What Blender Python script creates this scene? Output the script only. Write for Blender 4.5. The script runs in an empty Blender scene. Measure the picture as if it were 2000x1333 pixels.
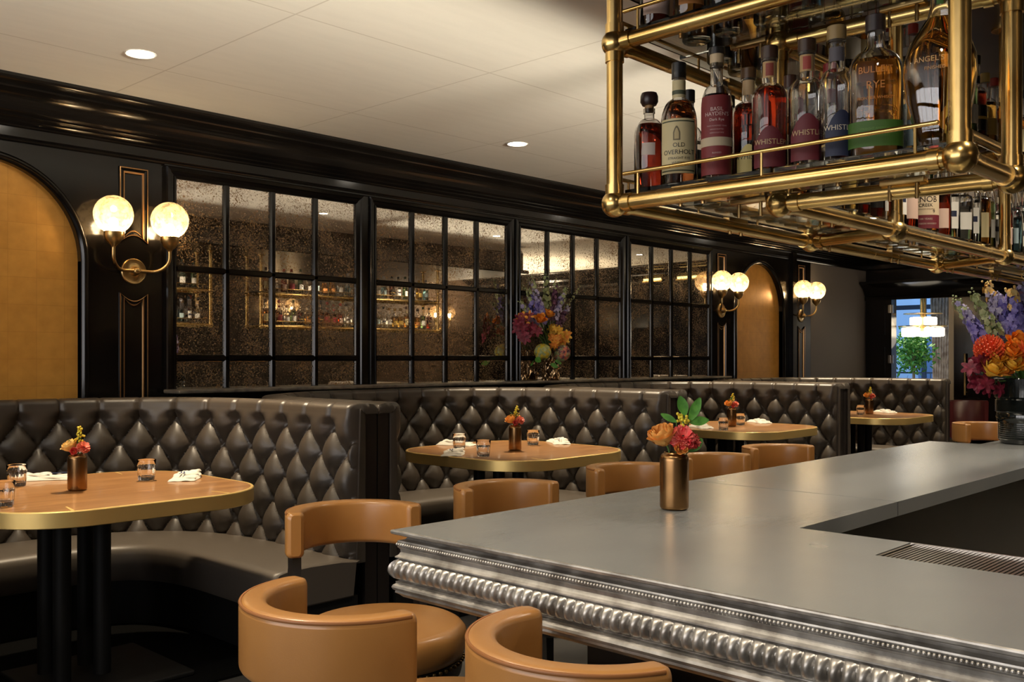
import bpy, math, random
import numpy as np
from mathutils import Vector, Matrix
R = math.radians
PI = math.pi
random.seed(7)
scene = bpy.context.scene
COL = scene.collection

# ------------------------------------------------------------------ camera, world, exposure
H = 1.40                      # camera height
F = 1885.5                    # focal length in pixels of the 2000 px wide frame
TH = R(43.67)                 # heading from the +X axis (the panelled wall runs along X)
CT, ST = math.cos(TH), math.sin(TH)
HZ = 700.0                    # horizon row
cam_d = bpy.data.cameras.new('camera')
cam = bpy.data.objects.new('camera', cam_d)
COL.objects.link(cam)
cam.location = (0, 0, H)
cam.rotation_euler = (R(90), 0, TH - R(90))
cam_d.sensor_width = 36
cam_d.lens = 36 * F / 2000
cam_d.shift_y = (HZ - 666.5) / 2000
cam_d.clip_start = 0.02
scene.camera = cam

world = bpy.data.worlds.new('world')
scene.world = world
world.use_nodes = True
bg = world.node_tree.nodes['Background']
bg.inputs[0].default_value = (0.28, 0.48, 0.85, 1)
bg.inputs[1].default_value = 1.1

vs = scene.view_settings
vs.view_transform = 'Standard'
vs.look = 'None'
vs.gamma = 1
vs.use_curve_mapping = False
vs.exposure = 0.85
cy = scene.cycles
cy.max_bounces = 12
cy.diffuse_bounces = 4
cy.glossy_bounces = 5
cy.transmission_bounces = 12
cy.transparent_max_bounces = 12
cy.caustics_reflective = False
cy.caustics_refractive = False
cy.sample_clamp_indirect = 4.0
cy.sample_clamp_direct = 0.0
cy.use_denoising = True

WARM = (1.0, 0.78, 0.52)
WALL = 5.75                   # the panelled wall
CEIL = 2.93
SOF_Y, SOF_Z = 1.85, 2.62     # dropped soffit over the bar
XB = 13.2                     # back wall
YO = -2.2                     # opposite wall
X0 = -4.0

def light(name, kind, loc, energy, color=WARM, **kw):
    d = bpy.data.lights.new(name, kind)
    d.energy = energy
    d.color = color
    for k, v in kw.items():
        if k != 'rot':
            setattr(d, k, v)
    o = bpy.data.objects.new(name, d)
    COL.objects.link(o)
    o.location = loc
    if 'rot' in kw:
        o.rotation_euler = kw['rot']
    return o

DOWN = [(2.22, 4.70), (5.01, 4.73), (7.80, 4.73), (10.6, 4.73), (-0.6, 4.7)]
for x, y in DOWN:
    light('downlight_beam', 'SPOT', (x, y, CEIL - 0.03), 200, (1, 0.80, 0.54), spot_size=R(66), spot_blend=0.55, shadow_soft_size=0.035,
          rot=(R(-9), 0, 0))
for x, y in [(0.7, 2.6), (6.0, 3.0), (8.6, 3.0), (11.6, 3.0)]:
    light('aisle_downlight_beam', 'SPOT', (x, y, CEIL - 0.03), 60, (1, 0.84, 0.64), spot_size=R(110), spot_blend=0.8, shadow_soft_size=0.05)  # spots added over the aisle for bounce light
# strip lights added on the soffit ledge to wash the ceiling
for x in (0.2, 2.8, 5.4, 8.2):
    light('cove_strip_light', 'AREA', (x, SOF_Y + 0.07, SOF_Z + 0.055), 9, (1, 0.91, 0.74), shape='RECTANGLE', size=2.5, size_y=0.06, spread=R(21),
          rot=(R(180 - 83), 0, 0))
# added fill light set in an invented window opening behind the camera
light('shopfront_window_light', 'AREA', (X0 - 0.02, 2.0, 1.75), 95, (1, 0.86, 0.68), shape='RECTANGLE', size=6.4, size_y=1.9, rot=(0, R(-90), 0))
bpy.data.objects['shopfront_window_light'].rotation_euler = (R(90), 0, R(-90))
# uplights added out of the frame at the left to brighten the ceiling
for x, y in ((-0.6, 3.3), (-2.4, 3.0)):
    light('uplighter_glow', 'AREA', (x, y, 1.85), 16, (1, 0.90, 0.74), shape='DISK', size=0.25, rot=(R(180), 0, 0))
# small lamps in the soffit over the bar
for x, y, e in [(0.7, 1.5, 34), (1.0, 0.3, 24), (2.0, 0.2, 10), (3.0, 0.7, 30), (4.3, 0.7, 34), (5.4, 0.4, 22), (7.5, 1.0, 30), (3.4, 1.72, 26), (5.0, 1.72, 26), (7.0, 1.72, 26), (8.4, 1.72, 26)]:
    light('bar_downlight_beam', 'SPOT', (x, y, SOF_Z - 0.03), e, (1, 0.86, 0.68), spot_size=R(130), spot_blend=0.8, shadow_soft_size=0.05)

# ------------------------------------------------------------------ helpers
def P(px, py, z=None, Y=None, X=None, d=None):
    """the place in the room seen at a pixel, on a given height, wall plane or depth"""
    t = (px - 1000) / F
    v = (HZ - py) / F
    if z is not None: d = (z - H) / v
    elif Y is not None: d = Y / (ST - CT * t)
    elif X is not None: d = X / (CT + ST * t)
    r = t * d
    return Vector((d * CT + r * ST, d * ST - r * CT, H + v * d))

class MB:
    def __init__(s):
        s.v, s.f, s.m, s.uvs = [], [], [], None
    def add(s, verts, faces, mi=0, M=None):
        b = len(s.v)
        if M is not None:
            verts = [tuple(M @ Vector(v)) for v in verts]
        s.v.extend(tuple(v) for v in verts)
        s.f.extend(tuple(i + b for i in f) for f in faces)
        s.m.extend([mi] * len(faces))
        return s
    def box(s, lo, hi, mi=0, M=None):
        x0, y0, z0 = lo; x1, y1, z1 = hi
        v = [(x0,y0,z0),(x1,y0,z0),(x1,y1,z0),(x0,y1,z0),(x0,y0,z1),(x1,y0,z1),(x1,y1,z1),(x0,y1,z1)]
        return s.add(v, [(0,3,2,1),(4,5,6,7),(0,1,5,4),(1,2,6,5),(2,3,7,6),(3,0,4,7)], mi, M)
    def rbox(s, lo, hi, b, mi=0, M=None, seg=2):
        """box with rounded edges"""
        c = [(lo[i] + hi[i]) / 2 for i in range(3)]
        h = [(hi[i] - lo[i]) / 2 for i in range(3)]
        b = min(b, *h)
        n = seg
        pts = {}
        vs_, fs_ = [], []
        lin = []
        for i in range(3):
            k = h[i] - b
            a = [-k - b * math.cos(j * PI / 4 / n) if False else 0 for j in range(0)]
            lin.append(k)
        # cube-sphere style: grid on each face mapped onto a rounded box
        g = [math.tan(-PI / 4 + PI / 2 * j / (2 * n)) for j in range(2 * n + 1)]
        par = [(-1, q) for q in g[:n + 1]] + [(1, q) for q in g[n:]]
        N = len(par)
        def put(u):
            key = tuple(round(w, 6) for w in u)
            if key not in pts:
                pts[key] = len(vs_)
                vs_.append(u)
            return pts[key]
        for ax in range(3):
            a1, a2 = (ax + 1) % 3, (ax + 2) % 3
            for sg in (-1, 1):
                idx = []
                for (s1, q1) in par:
                    row = []
                    for (s2, q2) in par:
                        d = [0, 0, 0]
                        d[ax] = sg; d[a1] = q1; d[a2] = q2
                        L = math.sqrt(sum(w * w for w in d))
                        o = [0, 0, 0]
                        o[ax] = sg * lin[ax]; o[a1] = s1 * lin[a1]; o[a2] = s2 * lin[a2]
                        row.append(put(tuple(c[i] + o[i] + b * d[i] / L for i in range(3))))
                    idx.append(row)
                for i in range(N - 1):
                    for j in range(N - 1):
                        q = (idx[i][j], idx[i+1][j], idx[i+1][j+1], idx[i][j+1])
                        q = tuple(dict.fromkeys(q))
                        if len(q) > 2:
                            fs_.append(q if sg > 0 else q[::-1])
        return s.add(vs_, fs_, mi, M)
    def lathe(s, prof, seg=24, mi=0, M=None, cap0=True, cap1=True, sy=1.0, arc=None):
        """prof: (radius, z) from bottom to top"""
        v, f = [], []
        n = len(prof)
        full = arc is None
        a0, a1 = (0, 2 * PI) if full else arc
        cnt = seg if full else seg + 1
        for i in range(cnt):
            a = a0 + (a1 - a0) * i / seg
            ca, sa = math.cos(a), math.sin(a)
            for r, z in prof:
                v.append((r * ca, r * sa * sy, z))
        for i in range(seg):
            j = (i + 1) % cnt if full else i + 1
            for k in range(n - 1):
                f.append((i * n + k, j * n + k, j * n + k + 1, i * n + k + 1))
        if full and cap0 and prof[0][0] > 1e-5: f.append(tuple(i * n for i in range(seg))[::-1])
        if full and cap1 and prof[-1][0] > 1e-5: f.append(tuple(i * n + n - 1 for i in range(seg)))
        return s.add(v, f, mi, M)
    def cyl(s, p0, p1, r0, r1=None, seg=16, mi=0, cap=True):
        r1 = r0 if r1 is None else r1
        p0, p1 = Vector(p0), Vector(p1)
        d = p1 - p0
        M = Matrix.Translation(p0) @ d.to_track_quat('Z', 'Y').to_matrix().to_4x4()
        return s.lathe([(r0, 0), (r1, d.length)], seg, mi, M, cap, cap)
    def ball(s, c, r, seg=16, mi=0, sc=(1, 1, 1), M=None):
        n = max(4, seg // 2)
        prof = [(r * math.sin(PI * k / n), -r * math.cos(PI * k / n)) for k in range(n + 1)]
        T = Matrix.Translation(Vector(c)) @ Matrix.Diagonal((sc[0], sc[1], sc[2], 1))
        if M is not None: T = M @ T
        return s.lathe(prof, seg, mi, T, False, False)
    def tube(s, pts, r, seg=8, mi=0, closed=False, cap=True):
        pts = [Vector(p) for p in pts]
        n = len(pts)
        rr = r if isinstance(r, (list, tuple)) else [r] * n
        up = Vector((0, 0, 1))
        prev = None
        v, f = [], []
        for i, p in enumerate(pts):
            if closed: t = (pts[(i + 1) % n] - pts[i - 1])
            elif i == 0: t = pts[1] - pts[0]
            elif i == n - 1: t = pts[-1] - pts[-2]
            else: t = (pts[i + 1] - p).normalized() + (p - pts[i - 1]).normalized()
            t.normalize()
            if prev is None:
                a = t.cross(up)
                if a.length < 0.1: a = t.cross(Vector((1, 0, 0)))
                a.normalize()
            else:
                a = prev - t * prev.dot(t)
                if a.length < 1e-6: a = t.cross(up)
                a.normalize()
            prev = a
            b = t.cross(a)
            for k in range(seg):
                g = 2 * PI * k / seg
                v.append(p + rr[i] * (math.cos(g) * a + math.sin(g) * b))
        m = n if closed else n - 1
        for i in range(m):
            j = (i + 1) % n
            for k in range(seg):
                l = (k + 1) % seg
                f.append((i * seg + k, i * seg + l, j * seg + l, j * seg + k))
        if cap and not closed:
            f.append(tuple(range(seg))[::-1])
            f.append(tuple((n - 1) * seg + k for k in range(seg)))
        return s.add(v, f, mi)
    def prism(s, poly, z0, z1, mi=0, M=None):
        n = len(poly)
        v = [(x, y, z0) for x, y in poly] + [(x, y, z1) for x, y in poly]
        f = [(i, (i + 1) % n, n + (i + 1) % n, n + i) for i in range(n)]
        f += [tuple(range(n))[::-1], tuple(range(n, 2 * n))]
        return s.add(v, f, mi, M)
    def grid(s, G, mi=0, M=None, flip=False, closed_u=False):
        """G[i][j] -> point"""
        nu, nv = len(G), len(G[0])
        v = [p for row in G for p in row]
        f = []
        for i in range(nu if closed_u else nu - 1):
            k = (i + 1) % nu
            for j in range(nv - 1):
                q = (i * nv + j, k * nv + j, k * nv + j + 1, i * nv + j + 1)
                f.append(q[::-1] if flip else q)
        return s.add(v, f, mi, M)
    def build(s, name, mats, parent=None, smooth=40, loc=None, rot=None):
        me = bpy.data.meshes.new(name)
        me.from_pydata(s.v, [], s.f)
        if not isinstance(mats, (list, tuple)): mats = [mats]
        for m in mats: me.materials.append(m)
        if len(mats) > 1: me.polygons.foreach_set('material_index', s.m)
        if smooth:
            me.polygons.foreach_set('use_smooth', [True] * len(me.polygons))
            me.update()
            me.set_sharp_from_angle(angle=R(smooth))
        me.update()
        o = bpy.data.objects.new(name, me)
        COL.objects.link(o)
        if parent is not None: o.parent = parent
        if loc is not None: o.location = loc
        if rot is not None: o.rotation_euler = rot
        return o

def tag(o, label=None, cat=None, group=None, kind=None):
    if label: o['label'] = label
    if cat: o['category'] = cat
    if group: o['group'] = group
    if kind: o['kind'] = kind
    return o

def thing(name, label, cat, loc=(0, 0, 0), rz=0, group=None):
    o = bpy.data.objects.new(name, None)
    o.empty_display_size = 0.05
    COL.objects.link(o)
    o.location = loc
    o.rotation_euler = (0, 0, rz)
    return tag(o, label, cat, group)

def copy_tree(o, loc=None, rz=None, label=None, group=None, parent=None):
    c = o.copy()
    COL.objects.link(c)
    if parent is not None: c.parent = parent
    if loc is not None: c.location = loc
    if rz is not None: c.rotation_euler = (0, 0, rz)
    if label: c['label'] = label
    if group: c['group'] = group
    for ch in list(o.children):
        copy_tree(ch, parent=c)
    return c

def struct(name, mb, mats, parent=None, smooth=35):
    o = mb.build(name, mats, parent, smooth)
    if parent is None: o['kind'] = 'structure'
    return o

# ------------------------------------------------------------------ materials
def pm(name, col, rough=0.5, metal=0.0, **k):
    m = bpy.data.materials.new(name)
    m.use_nodes = True
    b = m.node_tree.nodes['Principled BSDF']
    b.inputs['Base Color'].default_value = (*col, 1)
    b.inputs['Roughness'].default_value = rough
    b.inputs['Metallic'].default_value = metal
    for a, v in k.items():
        b.inputs[a.replace('_', ' ')].default_value = v
    return m

def nd(m, t, **k):
    n = m.node_tree.nodes.new(t)
    for a, v in k.items():
        if a.startswith('i_'):
            key = a[2:]
            n.inputs[int(key) if key.isdigit() else key].default_value = v
        else: setattr(n, a, v)
    return n

def lk(m, a, b): m.node_tree.links.new(a, b)

def coords(m, scale=(1, 1, 1), rot=(0, 0, 0)):
    tc = nd(m, 'ShaderNodeTexCoord')
    mp = nd(m, 'ShaderNodeMapping')
    mp.inputs['Scale'].default_value = scale
    mp.inputs['Rotation'].default_value = rot
    lk(m, tc.outputs['Object'], mp.inputs['Vector'])
    return mp.outputs['Vector']

def noise_mix(m, c1, c2, scale=5, detail=4, lo=0.35, hi=0.65, sc=(1, 1, 1), dist=0.0, inp='Base Color', rough=None):
    b = m.node_tree.nodes['Principled BSDF']
    v = coords(m, sc)
    n = nd(m, 'ShaderNodeTexNoise')
    n.inputs['Scale'].default_value = scale
    n.inputs['Detail'].default_value = detail
    n.inputs['Distortion'].default_value = dist
    lk(m, v, n.inputs['Vector'])
    r = nd(m, 'ShaderNodeValToRGB')
    r.color_ramp.elements[0].position = lo
    r.color_ramp.elements[1].position = hi
    r.color_ramp.elements[0].color = (*c1, 1)
    r.color_ramp.elements[1].color = (*c2, 1)
    lk(m, n.outputs['Fac'], r.inputs['Fac'])
    lk(m, r.outputs['Color'], b.inputs[inp])
    if rough:
        q = nd(m, 'ShaderNodeMapRange')
        q.inputs['To Min'].default_value = rough[0]
        q.inputs['To Max'].default_value = rough[1]
        lk(m, n.outputs['Fac'], q.inputs['Value'])
        lk(m, q.outputs['Result'], b.inputs['Roughness'])
    return n, r

def bump(m, scale=50, strength=0.2, dist=0.01, sc=(1, 1, 1), detail=3, kind='noise'):
    b = m.node_tree.nodes['Principled BSDF']
    v = coords(m, sc)
    if kind == 'noise':
        n = nd(m, 'ShaderNodeTexNoise')
        n.inputs['Scale'].default_value = scale
        n.inputs['Detail'].default_value = detail
        out = n.outputs['Fac']
    else:
        n = nd(m, 'ShaderNodeTexVoronoi')
        n.inputs['Scale'].default_value = scale
        out = n.outputs['Distance']
    lk(m, v, n.inputs['Vector'])
    u = nd(m, 'ShaderNodeBump')
    u.inputs['Strength'].default_value = strength
    u.inputs['Distance'].default_value = dist
    lk(m, out, u.inputs['Height'])
    lk(m, u.outputs['Normal'], b.inputs['Normal'])
    return m

def emis(name, col, strength):
    m = bpy.data.materials.new(name)
    m.use_nodes = True
    b = m.node_tree.nodes['Principled BSDF']
    b.inputs['Base Color'].default_value = (*col, 1)
    b.inputs['Emission Color'].default_value = (*col, 1)
    b.inputs['Emission Strength'].default_value = strength
    return m

MT = {}
MT['lacquer'] = pm('black_lacquer', (0.008, 0.007, 0.006), 0.15, Specular_IOR_Level=0.36)
noise_mix(MT['lacquer'], (0.004, 0.0034, 0.003), (0.007, 0.0055, 0.0045), 3, 2, rough=(0.12, 0.20))
MT['black_matte'] = pm('matte_black_paint', (0.005, 0.005, 0.005), 0.6, Specular_IOR_Level=0.25)
MT['gilt'] = pm('bronze_gilding', (0.50, 0.27, 0.11), 0.35, 0.9)
MT['ceiling'] = pm('ceiling_plaster', (0.74, 0.66, 0.54), 0.85)
def _ceil():
    m = MT['ceiling']
    b = m.node_tree.nodes['Principled BSDF']
    v = coords(m, (1, 1, 1))
    br = nd(m, 'ShaderNodeTexBrick')
    br.offset = 0
    br.inputs['Scale'].default_value = 1
    br.inputs['Brick Width'].default_value = 1.22
    br.inputs['Row Height'].default_value = 1.22
    br.inputs['Mortar Size'].default_value = 0.007
    br.inputs['Mortar Smooth'].default_value = 0.8
    br.inputs['Color1'].default_value = (0.86, 0.82, 0.73, 1)
    br.inputs['Color2'].default_value = (0.85, 0.81, 0.72, 1)
    br.inputs['Mortar'].default_value = (0.66, 0.61, 0.52, 1)
    lk(m, v, br.inputs['Vector'])
    n = nd(m, 'ShaderNodeTexNoise')
    n.inputs['Scale'].default_value = 3
    n.inputs['Detail'].default_value = 6
    v2 = coords(m, (1, 6, 1))
    lk(m, v2, n.inputs['Vector'])
    mx = nd(m, 'ShaderNodeMix', data_type='RGBA')
    mx.blend_type = 'MULTIPLY'
    mx.inputs['Factor'].default_value = 0.16
    rp = nd(m, 'ShaderNodeValToRGB')
    rp.color_ramp.elements[0].color = (0.8, 0.8, 0.8, 1)
    rp.color_ramp.elements[0].position = 0.3
    rp.color_ramp.elements[1].position = 0.6
    lk(m, n.outputs['Fac'], rp.inputs['Fac'])
    lk(m, br.outputs['Color'], mx.inputs[6])
    lk(m, rp.outputs['Color'], mx.inputs[7])
    lk(m, mx.outputs[2], b.inputs['Base Color'])
_ceil()
MT['grey_wall'] = bump(pm('grey_plaster', (0.13, 0.115, 0.105), 0.7), 60, 0.1, 0.003)
MT['dark_wall'] = pm('dark_brown_panelling', (0.06, 0.04, 0.028), 0.35)
noise_mix(MT['dark_wall'], (0.045, 0.03, 0.02), (0.08, 0.055, 0.038), 3, 5, sc=(1, 1, 6))
MT['floor'] = pm('dark_grey_floor', (0.045, 0.045, 0.042), 0.45)
noise_mix(MT['floor'], (0.035, 0.035, 0.034), (0.06, 0.058, 0.054), 4, 5)
MT['carpet'] = bump(pm('black_carpet', (0.0025, 0.0025, 0.0025), 0.95, Specular_IOR_Level=0.05), 300, 0.4, 0.004)
MT['stone'] = pm('brown_stone_ledge', (0.12, 0.10, 0.08), 0.3)
noise_mix(MT['stone'], (0.07, 0.06, 0.05), (0.2, 0.17, 0.13), 12, 6)

def _gold():
    m = pm('gold_leaf_squares', (0.75, 0.42, 0.10), 0.34, 0.30)
    b = m.node_tree.nodes['Principled BSDF']
    v = coords(m, (1, 1, 1), (R(90), 0, 0))
    br = nd(m, 'ShaderNodeTexBrick')
    br.offset = 0
    br.inputs['Scale'].default_value = 1
    br.inputs['Brick Width'].default_value = 0.155
    br.inputs['Row Height'].default_value = 0.155
    br.inputs['Mortar Size'].default_value = 0.0022
    br.inputs['Mortar Smooth'].default_value = 0.6
    br.inputs['Color1'].default_value = (0.80, 0.41, 0.085, 1)
    br.inputs['Color2'].default_value = (0.76, 0.38, 0.075, 1)
    br.inputs['Mortar'].default_value = (0.69, 0.335, 0.068, 1)
    lk(m, v, br.inputs['Vector'])
    n = nd(m, 'ShaderNodeTexNoise')
    n.inputs['Scale'].default_value = 14
    n.inputs['Detail'].default_value = 8
    lk(m, v, n.inputs['Vector'])
    mx = nd(m, 'ShaderNodeMix', data_type='RGBA')
    mx.blend_type = 'MULTIPLY'
    mx.inputs['Factor'].default_value = 0.5
    rp = nd(m, 'ShaderNodeValToRGB')
    rp.color_ramp.elements[0].color = (0.72, 0.68, 0.62, 1)
    rp.color_ramp.elements[0].position = 0.3
    rp.color_ramp.elements[1].position = 0.7
    lk(m, n.outputs['Fac'], rp.inputs['Fac'])
    lk(m, br.outputs['Color'], mx.inputs[6])
    lk(m, rp.outputs['Color'], mx.inputs[7])
    lk(m, mx.outputs[2], b.inputs['Base Color'])
    u = nd(m, 'ShaderNodeBump')
    u.inputs['Strength'].default_value = 0.12
    u.inputs['Distance'].default_value = 0.01
    lk(m, n.outputs['Fac'], u.inputs['Height'])
    lk(m, u.outputs['Normal'], b.inputs['Normal'])
    return m
MT['gold'] = _gold()

def _mirror():
    m = pm('antiqued_mirror_glass', (0.62, 0.57, 0.50), 0.03, 1.0)
    b = m.node_tree.nodes['Principled BSDF']
    v = coords(m)
    n1 = nd(m, 'ShaderNodeTexNoise')
    n1.inputs['Scale'].default_value = 95
    n1.inputs['Detail'].default_value = 5
    n1.inputs['Roughness'].default_value = 0.65
    n1.inputs['Distortion'].default_value = 1.2
    lk(m, v, n1.inputs['Vector'])
    n2 = nd(m, 'ShaderNodeTexNoise')
    n2.inputs['Scale'].default_value = 4.5
    n2.inputs['Detail'].default_value = 3
    lk(m, v, n2.inputs['Vector'])
    ad = nd(m, 'ShaderNodeMath', operation='MULTIPLY_ADD')
    ad.inputs[1].default_value = 0.30
    lk(m, n2.outputs['Fac'], ad.inputs[0])
    lk(m, n1.outputs['Fac'], ad.inputs[2])
    rp = nd(m, 'ShaderNodeValToRGB')
    rp.color_ramp.elements[0].position = 0.695
    rp.color_ramp.elements[1].position = 0.725
    lk(m, ad.outputs[0], rp.inputs['Fac'])
    mc = nd(m, 'ShaderNodeMix', data_type='RGBA')
    mc.inputs[6].default_value = (0.90, 0.84, 0.75, 1)
    mc.inputs[7].default_value = (0.26, 0.15, 0.055, 1)
    lk(m, rp.outputs['Color'], mc.inputs['Factor'])
    lk(m, mc.outputs[2], b.inputs['Base Color'])
    mr = nd(m, 'ShaderNodeMapRange')
    mr.inputs['To Min'].default_value = 0.01
    mr.inputs['To Max'].default_value = 0.4
    lk(m, rp.outputs['Color'], mr.inputs['Value'])
    lk(m, mr.outputs['Result'], b.inputs['Roughness'])
    mm = nd(m, 'ShaderNodeMapRange')
    mm.inputs['To Min'].default_value = 1.0
    mm.inputs['To Max'].default_value = 0.3
    lk(m, rp.outputs['Color'], mm.inputs['Value'])
    lk(m, mm.outputs['Result'], b.inputs['Metallic'])
    return m
MT['mirror'] = _mirror()

MT['leather'] = bump(pm('dark_brown_leather', (0.05, 0.04, 0.031), 0.40, Specular_IOR_Level=0.55), 260, 0.12, 0.002)
noise_mix(MT['leather'], (0.040, 0.032, 0.025), (0.056, 0.044, 0.034), 3, 4)
MT['seat_leather'] = bump(pm('dark_grey_seat_leather', (0.075, 0.062, 0.05), 0.45), 260, 0.12, 0.002)
MT['tan'] = bump(pm('tan_leather', (0.50, 0.205, 0.055), 0.32, Specular_IOR_Level=0.55, Coat_Weight=0.12, Coat_Roughness=0.2), 330, 0.08, 0.002)
noise_mix(MT['tan'], (0.36, 0.165, 0.045), (0.44, 0.21, 0.06), 3.5, 4)
MT['oxblood'] = pm('oxblood_leather', (0.07, 0.012, 0.014), 0.3)
MT['ebony'] = pm('black_stained_wood', (0.012, 0.009, 0.008), 0.35)
MT['brass'] = pm('polished_brass', (0.62, 0.40, 0.13), 0.2, 1.0)
noise_mix(MT['brass'], (0.56, 0.36, 0.115), (0.80, 0.56, 0.22), 6, 5, rough=(0.16, 0.34))
MT['old_brass'] = pm('aged_brass', (0.42, 0.27, 0.10), 0.32, 1.0)
noise_mix(MT['old_brass'], (0.34, 0.22, 0.09), (0.62, 0.43, 0.18), 8, 5, rough=(0.2, 0.42))
MT['band'] = pm('brushed_brass_edge', (0.80, 0.58, 0.22), 0.38, 0.8)
MT['copper'] = pm('brushed_copper', (0.30, 0.165, 0.068), 0.27, 1.0, Anisotropic=0.6)

def _wood():
    m = pm('walnut_veneer', (0.4, 0.2, 0.08), 0.32, Coat_Weight=0.25)
    v = coords(m, (1, 14, 1))
    b = m.node_tree.nodes['Principled BSDF']
    n = nd(m, 'ShaderNodeTexNoise')
    n.inputs['Scale'].default_value = 3.2
    n.inputs['Detail'].default_value = 8
    n.inputs['Distortion'].default_value = 0.6
    lk(m, v, n.inputs['Vector'])
    r = nd(m, 'ShaderNodeValToRGB')
    r.color_ramp.elements[0].position = 0.3
    r.color_ramp.elements[1].position = 0.7
    r.color_ramp.elements[0].color = (0.23, 0.10, 0.032, 1)
    r.color_ramp.elements[1].color = (0.40, 0.20, 0.070, 1)
    lk(m, n.outputs['Fac'], r.inputs['Fac'])
    lk(m, r.outputs['Color'], b.inputs['Base Color'])
    return m
MT['wood'] = _wood()

def _zinc():
    m = pm('zinc_sheet', (0.40, 0.42, 0.42), 0.3, 0.45)
    n, r = noise_mix(m, (0.35, 0.37, 0.37), (0.40, 0.415, 0.41), 2.5, 3, 0.3, 0.7, rough=(0.22, 0.30))
    b = m.node_tree.nodes['Principled BSDF']
    v = coords(m, (3, 90, 3), (0, 0, R(-45)))
    k = nd(m, 'ShaderNodeTexNoise')
    k.inputs['Scale'].default_value = 3
    lk(m, v, k.inputs['Vector'])
    u = nd(m, 'ShaderNodeBump')
    u.inputs['Strength'].default_value = 0.05
    u.inputs['Distance'].default_value = 0.004
    lk(m, k.outputs['Fac'], u.inputs['Height'])
    lk(m, u.outputs['Normal'], b.inputs['Normal'])
    return m
MT['zinc'] = _zinc()
MT['pewter'] = pm('cast_pewter_moulding', (0.42, 0.40, 0.36), 0.3, 0.75)
noise_mix(MT['pewter'], (0.30, 0.28, 0.25), (0.56, 0.54, 0.50), 22, 5, rough=(0.26, 0.48))
MT['steel'] = pm('stainless_steel', (0.42, 0.39, 0.35), 0.25, 1.0)
MT['white_enamel'] = pm('white_enamel', (0.8, 0.78, 0.72), 0.4)
MT['cloth'] = bump(pm('white_linen', (0.62, 0.59, 0.52), 0.9), 400, 0.2, 0.002)
MT['blue_cloth'] = pm('navy_stripe_linen', (0.03, 0.05, 0.14), 0.9)

def glassm(name, col=(1, 1, 1), rough=0.0, ior=1.45, **k):
    return pm(name, col, rough, 0, Transmission_Weight=1.0, IOR=ior, **k)
MT['glass'] = glassm('clear_glass')
MT['shelf_glass'] = glassm('shelf_glass', (0.90, 0.96, 0.93), 0.0, 1.3)
MT['bulb'] = emis('lamp_filament_glow', (1.0, 0.78, 0.50), 115)
MT['led'] = emis('downlight_lens', (1.0, 0.90, 0.74), 14)
MT['black_glass'] = pm('black_pressed_glass', (0.008, 0.011, 0.010), 0.08, 0, Coat_Weight=0.6)

def _globe():
    m = bpy.data.materials.new('seeded_amber_globe')
    m.use_nodes = True
    nt = m.node_tree
    nt.nodes.remove(nt.nodes['Principled BSDF'])
    out = nt.nodes['Material Output']
    tr = nd(m, 'ShaderNodeBsdfTransparent'); tr.inputs[0].default_value = (1.0, 0.93, 0.80, 1)
    tl = nd(m, 'ShaderNodeBsdfTranslucent'); tl.inputs[0].default_value = (0.50, 0.36, 0.20, 1)
    gl = nd(m, 'ShaderNodeBsdfGlossy'); gl.inputs[1].default_value = 0.08
    v = coords(m)
    n = nd(m, 'ShaderNodeTexNoise')
    n.inputs['Scale'].default_value = 26
    n.inputs['Detail'].default_value = 6
    n.inputs['Roughness'].default_value = 0.7
    lk(m, v, n.inputs['Vector'])
    mr = nd(m, 'ShaderNodeMapRange')
    mr.inputs['From Min'].default_value = 0.35
    mr.inputs['From Max'].default_value = 0.62
    mr.inputs['To Min'].default_value = 0.30
    mr.inputs['To Max'].default_value = 0.75
    lk(m, n.outputs['Fac'], mr.inputs['Value'])
    a = nd(m, 'ShaderNodeMixShader')
    lk(m, mr.outputs['Result'], a.inputs[0]); lk(m, tr.outputs[0], a.inputs[1]); lk(m, tl.outputs[0], a.inputs[2])
    c = nd(m, 'ShaderNodeMixShader'); c.inputs[0].default_value = 0.06
    lk(m, a.outputs[0], c.inputs[1]); lk(m, gl.outputs[0], c.inputs[2])
    lk(m, c.outputs[0], out.inputs['Surface'])
    return m
MT['globe'] = _globe()

def petal(name, c1, c2, tr=0.25):
    m = pm(name, c1, 0.55)
    b = m.node_tree.nodes['Principled BSDF']
    noise_mix(m, c1, c2, 40, 3, 0.4, 0.6)
    b.inputs['Subsurface Weight'].default_value = 0.0
    return m
MT['leaf'] = petal('green_leaf', (0.05, 0.20, 0.02), (0.10, 0.32, 0.04))
MT['stem'] = pm('green_stem', (0.10, 0.22, 0.05), 0.6)
MT['peach'] = petal('peach_petal', (0.85, 0.36, 0.07), (0.90, 0.50, 0.14))
MT['yellowp'] = petal('pale_yellow_petal', (0.88, 0.55, 0.16), (0.92, 0.70, 0.30))
MT['pink'] = petal('coral_pink_petal', (0.80, 0.06, 0.07), (0.85, 0.20, 0.16))
MT['coral'] = petal('coral_petal', (0.85, 0.17, 0.10), (0.88, 0.34, 0.22))
MT['yellow'] = petal('yellow_bud', (0.80, 0.55, 0.03), (0.70, 0.62, 0.05))
MT['violet'] = petal('violet_petal', (0.16, 0.13, 0.50), (0.34, 0.30, 0.68))
MT['lilac'] = petal('lilac_petal', (0.38, 0.34, 0.62), (0.58, 0.54, 0.74))
MT['plum'] = petal('plum_petal', (0.10, 0.03, 0.08), (0.22, 0.09, 0.18))
MT['palegreen'] = petal('pale_green_bud', (0.34, 0.42, 0.18), (0.55, 0.60, 0.32))
MT['orange'] = petal('orange_petal', (0.85, 0.24, 0.02), (0.92, 0.42, 0.05))
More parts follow.
